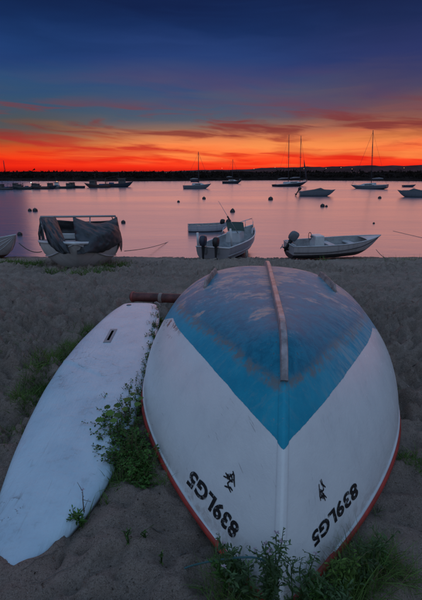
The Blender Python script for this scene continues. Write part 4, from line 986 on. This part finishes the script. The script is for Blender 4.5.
# sprigs with narrow leaves standing in front of the bow
def sprig(label, px, py, h_, stems_, m_='sage', lean=(0, 0), flower=0, name='weed_sprig', leafL=(.022, .046)):
    c0 = on_sand(px, py); c0.z = ground(c0.x, c0.y); e = thing(name, label, 'weed', tuple(c0)); st_ = MB(); lv = Leaves(); fl_ = Leaves()
    for k in range(stems_):
        a_ = random.uniform(0, 6.283); sp_ = random.uniform(.05, .5) if stems_ > 1 else .1; H_ = h_ * random.uniform(.65, 1)
        tip = Vector((math.cos(a_) * sp_ * H_ + lean[0] * H_, math.sin(a_) * sp_ * H_ * .5 + lean[1] * H_, H_)); mid = tip * .5 + Vector((random.uniform(-.02, .02), random.uniform(-.02, .02), .02))
        pts = [Vector((0, 0, -.01)), mid * .5, mid, mid.lerp(tip, .5) + Vector((0, 0, .005)), tip]; st_.tube(pts, [.0028, .0026, .0022, .0017, .001], 5)
        nl = int(26 * H_ / .2)
        for i in range(nl):
            u_ = .12 + .88 * i / nl; j = min(int(u_ * 4), 3); p_ = pts[j].lerp(pts[j + 1], u_ * 4 - j); d_ = rdir(.15, .75); L_ = random.uniform(*leafL) * (1.15 - .5 * u_)
            lv.leaf(p_, d_, L_, L_ * .28, rnd=random.random())
            if i % 6 == 3:
                q_ = p_ + d_ * .05; st_.tube([p_, q_], [.0014, .0008], 4)
                for z_ in range(5): lv.leaf(p_.lerp(q_, .3 + .17 * z_), rdir(.1, .9), L_ * .6, L_ * .2)
        if flower and random.random() < flower:
            for z_ in range(5): fl_.leaf(tip, rdir(-.1, .7), .011, .006)
    st_.build('stems', M['leaf'] if m_ != 'dry' else M['dry'], e)['kind'] = 'stuff'; lv.build('leaves', M[m_], e)['kind'] = 'stuff'
    if fl_.v: fl_.build('petals', M['flower'], e)['kind'] = 'stuff'
    return e
sprig('tall sage green weed sprig standing against the bow', 271, 606, .37, 6, lean=(.02, .0), flower=.5)
sprig('second weed sprig leaning left in front of the bow', 252, 604, .30, 4, lean=(-.2, 0), flower=.4)
sprig('weed sprig leaning right beside the bow', 296, 607, .33, 4, lean=(.2, 0), flower=.3)
sprig('short bushy weed under the right hand lettering', 318, 600, .19, 8, 'leaf')
sprig('yellowish weed at the right of the bow grass', 343, 588, .16, 7, 'yleaf')
sprig('low weed among the grass at the lower right', 378, 562, .12, 7, 'leaf')
sprig('low dark weed among the grass left of the bow', 228, 585, .16, 6, 'leaf')
sprig('thin dry flower stalk rising over the sailboard', 84, 513, .20, 1, 'dry', lean=(-.12, .25), flower=1, leafL=(.006, .013), name='dry_stalk')
sprig('spiky weed at the foot of the dry flower stalk', 80, 518, .07, 7, 'leaf')
for px_, py_, h_, lb in ((127, 541, .03, 'tiny green seedling in the sand, leftmost of three'), (146, 540, .035, 'tiny green seedling in the sand, in the middle of three'), (161, 558, .03, 'tiny yellowish seedling in the sand nearest the red gunwale'), (129, 548, .02, 'tiny low seedling just below the leftmost one')):
    sprig(lb, px_, py_, h_, 4, 'yleaf' if 'yellow' in lb else 'leaf', name='seedling', leafL=(.012, .022))
# litter on the sand: twigs and bits of dead leaf
lv = Leaves()
for i in range(240):
    px_, py_ = random.choice(((random.uniform(85, 200), random.uniform(490, 598)), (random.uniform(0, 200), random.uniform(555, 600)), (random.gauss(125, 22), random.gauss(505, 14)), (random.uniform(350, 422), random.uniform(400, 560))))
    c_ = on_sand(px_, py_)
    if inside_boat(c_.x, c_.y, .02) or inside_board(c_.x, c_.y, .01): continue
    L_ = random.uniform(.004, .016); lv.leaf(g3(c_.x, c_.y) + Vector((0, 0, .004)), rdir(-.05, .3), L_, L_ * random.uniform(.2, .7))
tag(lv.build('leaf_litter', leafmat('dead_leaf', (.10, .07, .05), .7)), 'scattered bits of dead leaf on the sand', 'litter', kind='stuff')
for px_, py_, L_, an, lb in ((183, 551, .05, .9, 'short dark twig lying near the red gunwale'), (157, 529, .06, .2, 'curled brown twig in the middle of the sand'), (60, 575, .22, .6, 'long thin grass stem lying on the lower left sand'), (45, 560, .2, 1.0, 'thin stem crossing the buried end of the sailboard'), (140, 598, .10, -.1, 'twig at the bottom edge')):
    c_ = on_sand(px_, py_); pts = []
    for k in range(7):
        u_ = k / 6 - .5; x_, y_ = c_.x + L_ * u_ * math.cos(an) + .006 * math.sin(k * 2), c_.y + L_ * u_ * math.sin(an); pts.append(g3(x_, y_) + Vector((0, 0, .005)))
    o = MB().tube([q_ - pts[0] for q_ in pts], [k_ * (.45 if L_ > .15 else .8) for k_ in (.0015, .0022, .0028, .003, .0026, .002, .001)], 5).build('twig', M['rope']); o.location = pts[0]
    tag(o, lb, 'twig')
# teal rope in front of the bow
pts = []
for px_, py_, z_ in ((176, 572, .004), (190, 566, .02), (204, 562.5, .08), (222, 559.5, .15), (238, 557.5, .2), (252, 557, .22), (264, 560, .2), (276, 570, .14), (284, 584, .06), (290, 600, .01)):
    q_ = at(px_, py_, z_); pts.append(q_)
fine = []
for i in range(len(pts) - 1):
    for k in range(6): fine.append(pts[i].lerp(pts[i + 1], k / 6))
for _ in range(3): fine = [fine[0]] + [(fine[i - 1] + fine[i] * 2 + fine[i + 1]) / 4 for i in range(1, len(fine) - 1)] + [fine[-1]]
o = MB().tube([q_ - fine[0] for q_ in fine], .0036, 7).build('rope', M['teal']); o.location = fine[0]
tag(o, 'thin teal rope strung through the weeds in front of the bow', 'rope')

sprig('feathery weed at the right of the bow, leaning over the grass', 362, 578, .2, 5, 'sage', lean=(.2, .1))
sprig('feathery weed standing left of the bow by the teal rope', 238, 592, .2, 5, 'sage', lean=(-.15, .1))
sprig('feathery weed at the bottom edge right of the bow', 330, 606, .2, 6, 'sage')
# small stones and shell bits
lp = MB()
for i in range(2600):
    y_ = .95 + 13 * random.random() ** 1.6; x_ = random.uniform(-1, 1) * (.9 + y_ * .62)
    if inside_boat(x_, y_, .03) or inside_board(x_, y_, .02): continue
    r_ = random.uniform(.0012, .004) * (1 + y_ * .25); c_ = g3(x_, y_) + Vector((0, 0, r_ * .2)); a_ = random.uniform(0, 6.28)
    ex, ey = Vector((math.cos(a_), math.sin(a_), 0)) * r_ * random.uniform(.8, 1.6), Vector((-math.sin(a_), math.cos(a_), 0)) * r_ * random.uniform(.6, 1.1); ez = Vector((0, 0, r_ * random.uniform(.4, .8)))
    lp.add([c_ + ex, c_ + ey, c_ - ex, c_ - ey, c_ + ez, c_ - ez], [(0, 1, 4), (1, 2, 4), (2, 3, 4), (3, 0, 4), (1, 0, 5), (2, 1, 5), (3, 2, 5), (0, 3, 5)])
o = lp.build('pebbles', mat('pebble_shell', (.24, .205, .185), .6, var=.75, vscale=9)); tag(o, 'small stones and shell bits strewn over the sand', 'pebbles', kind='stuff')
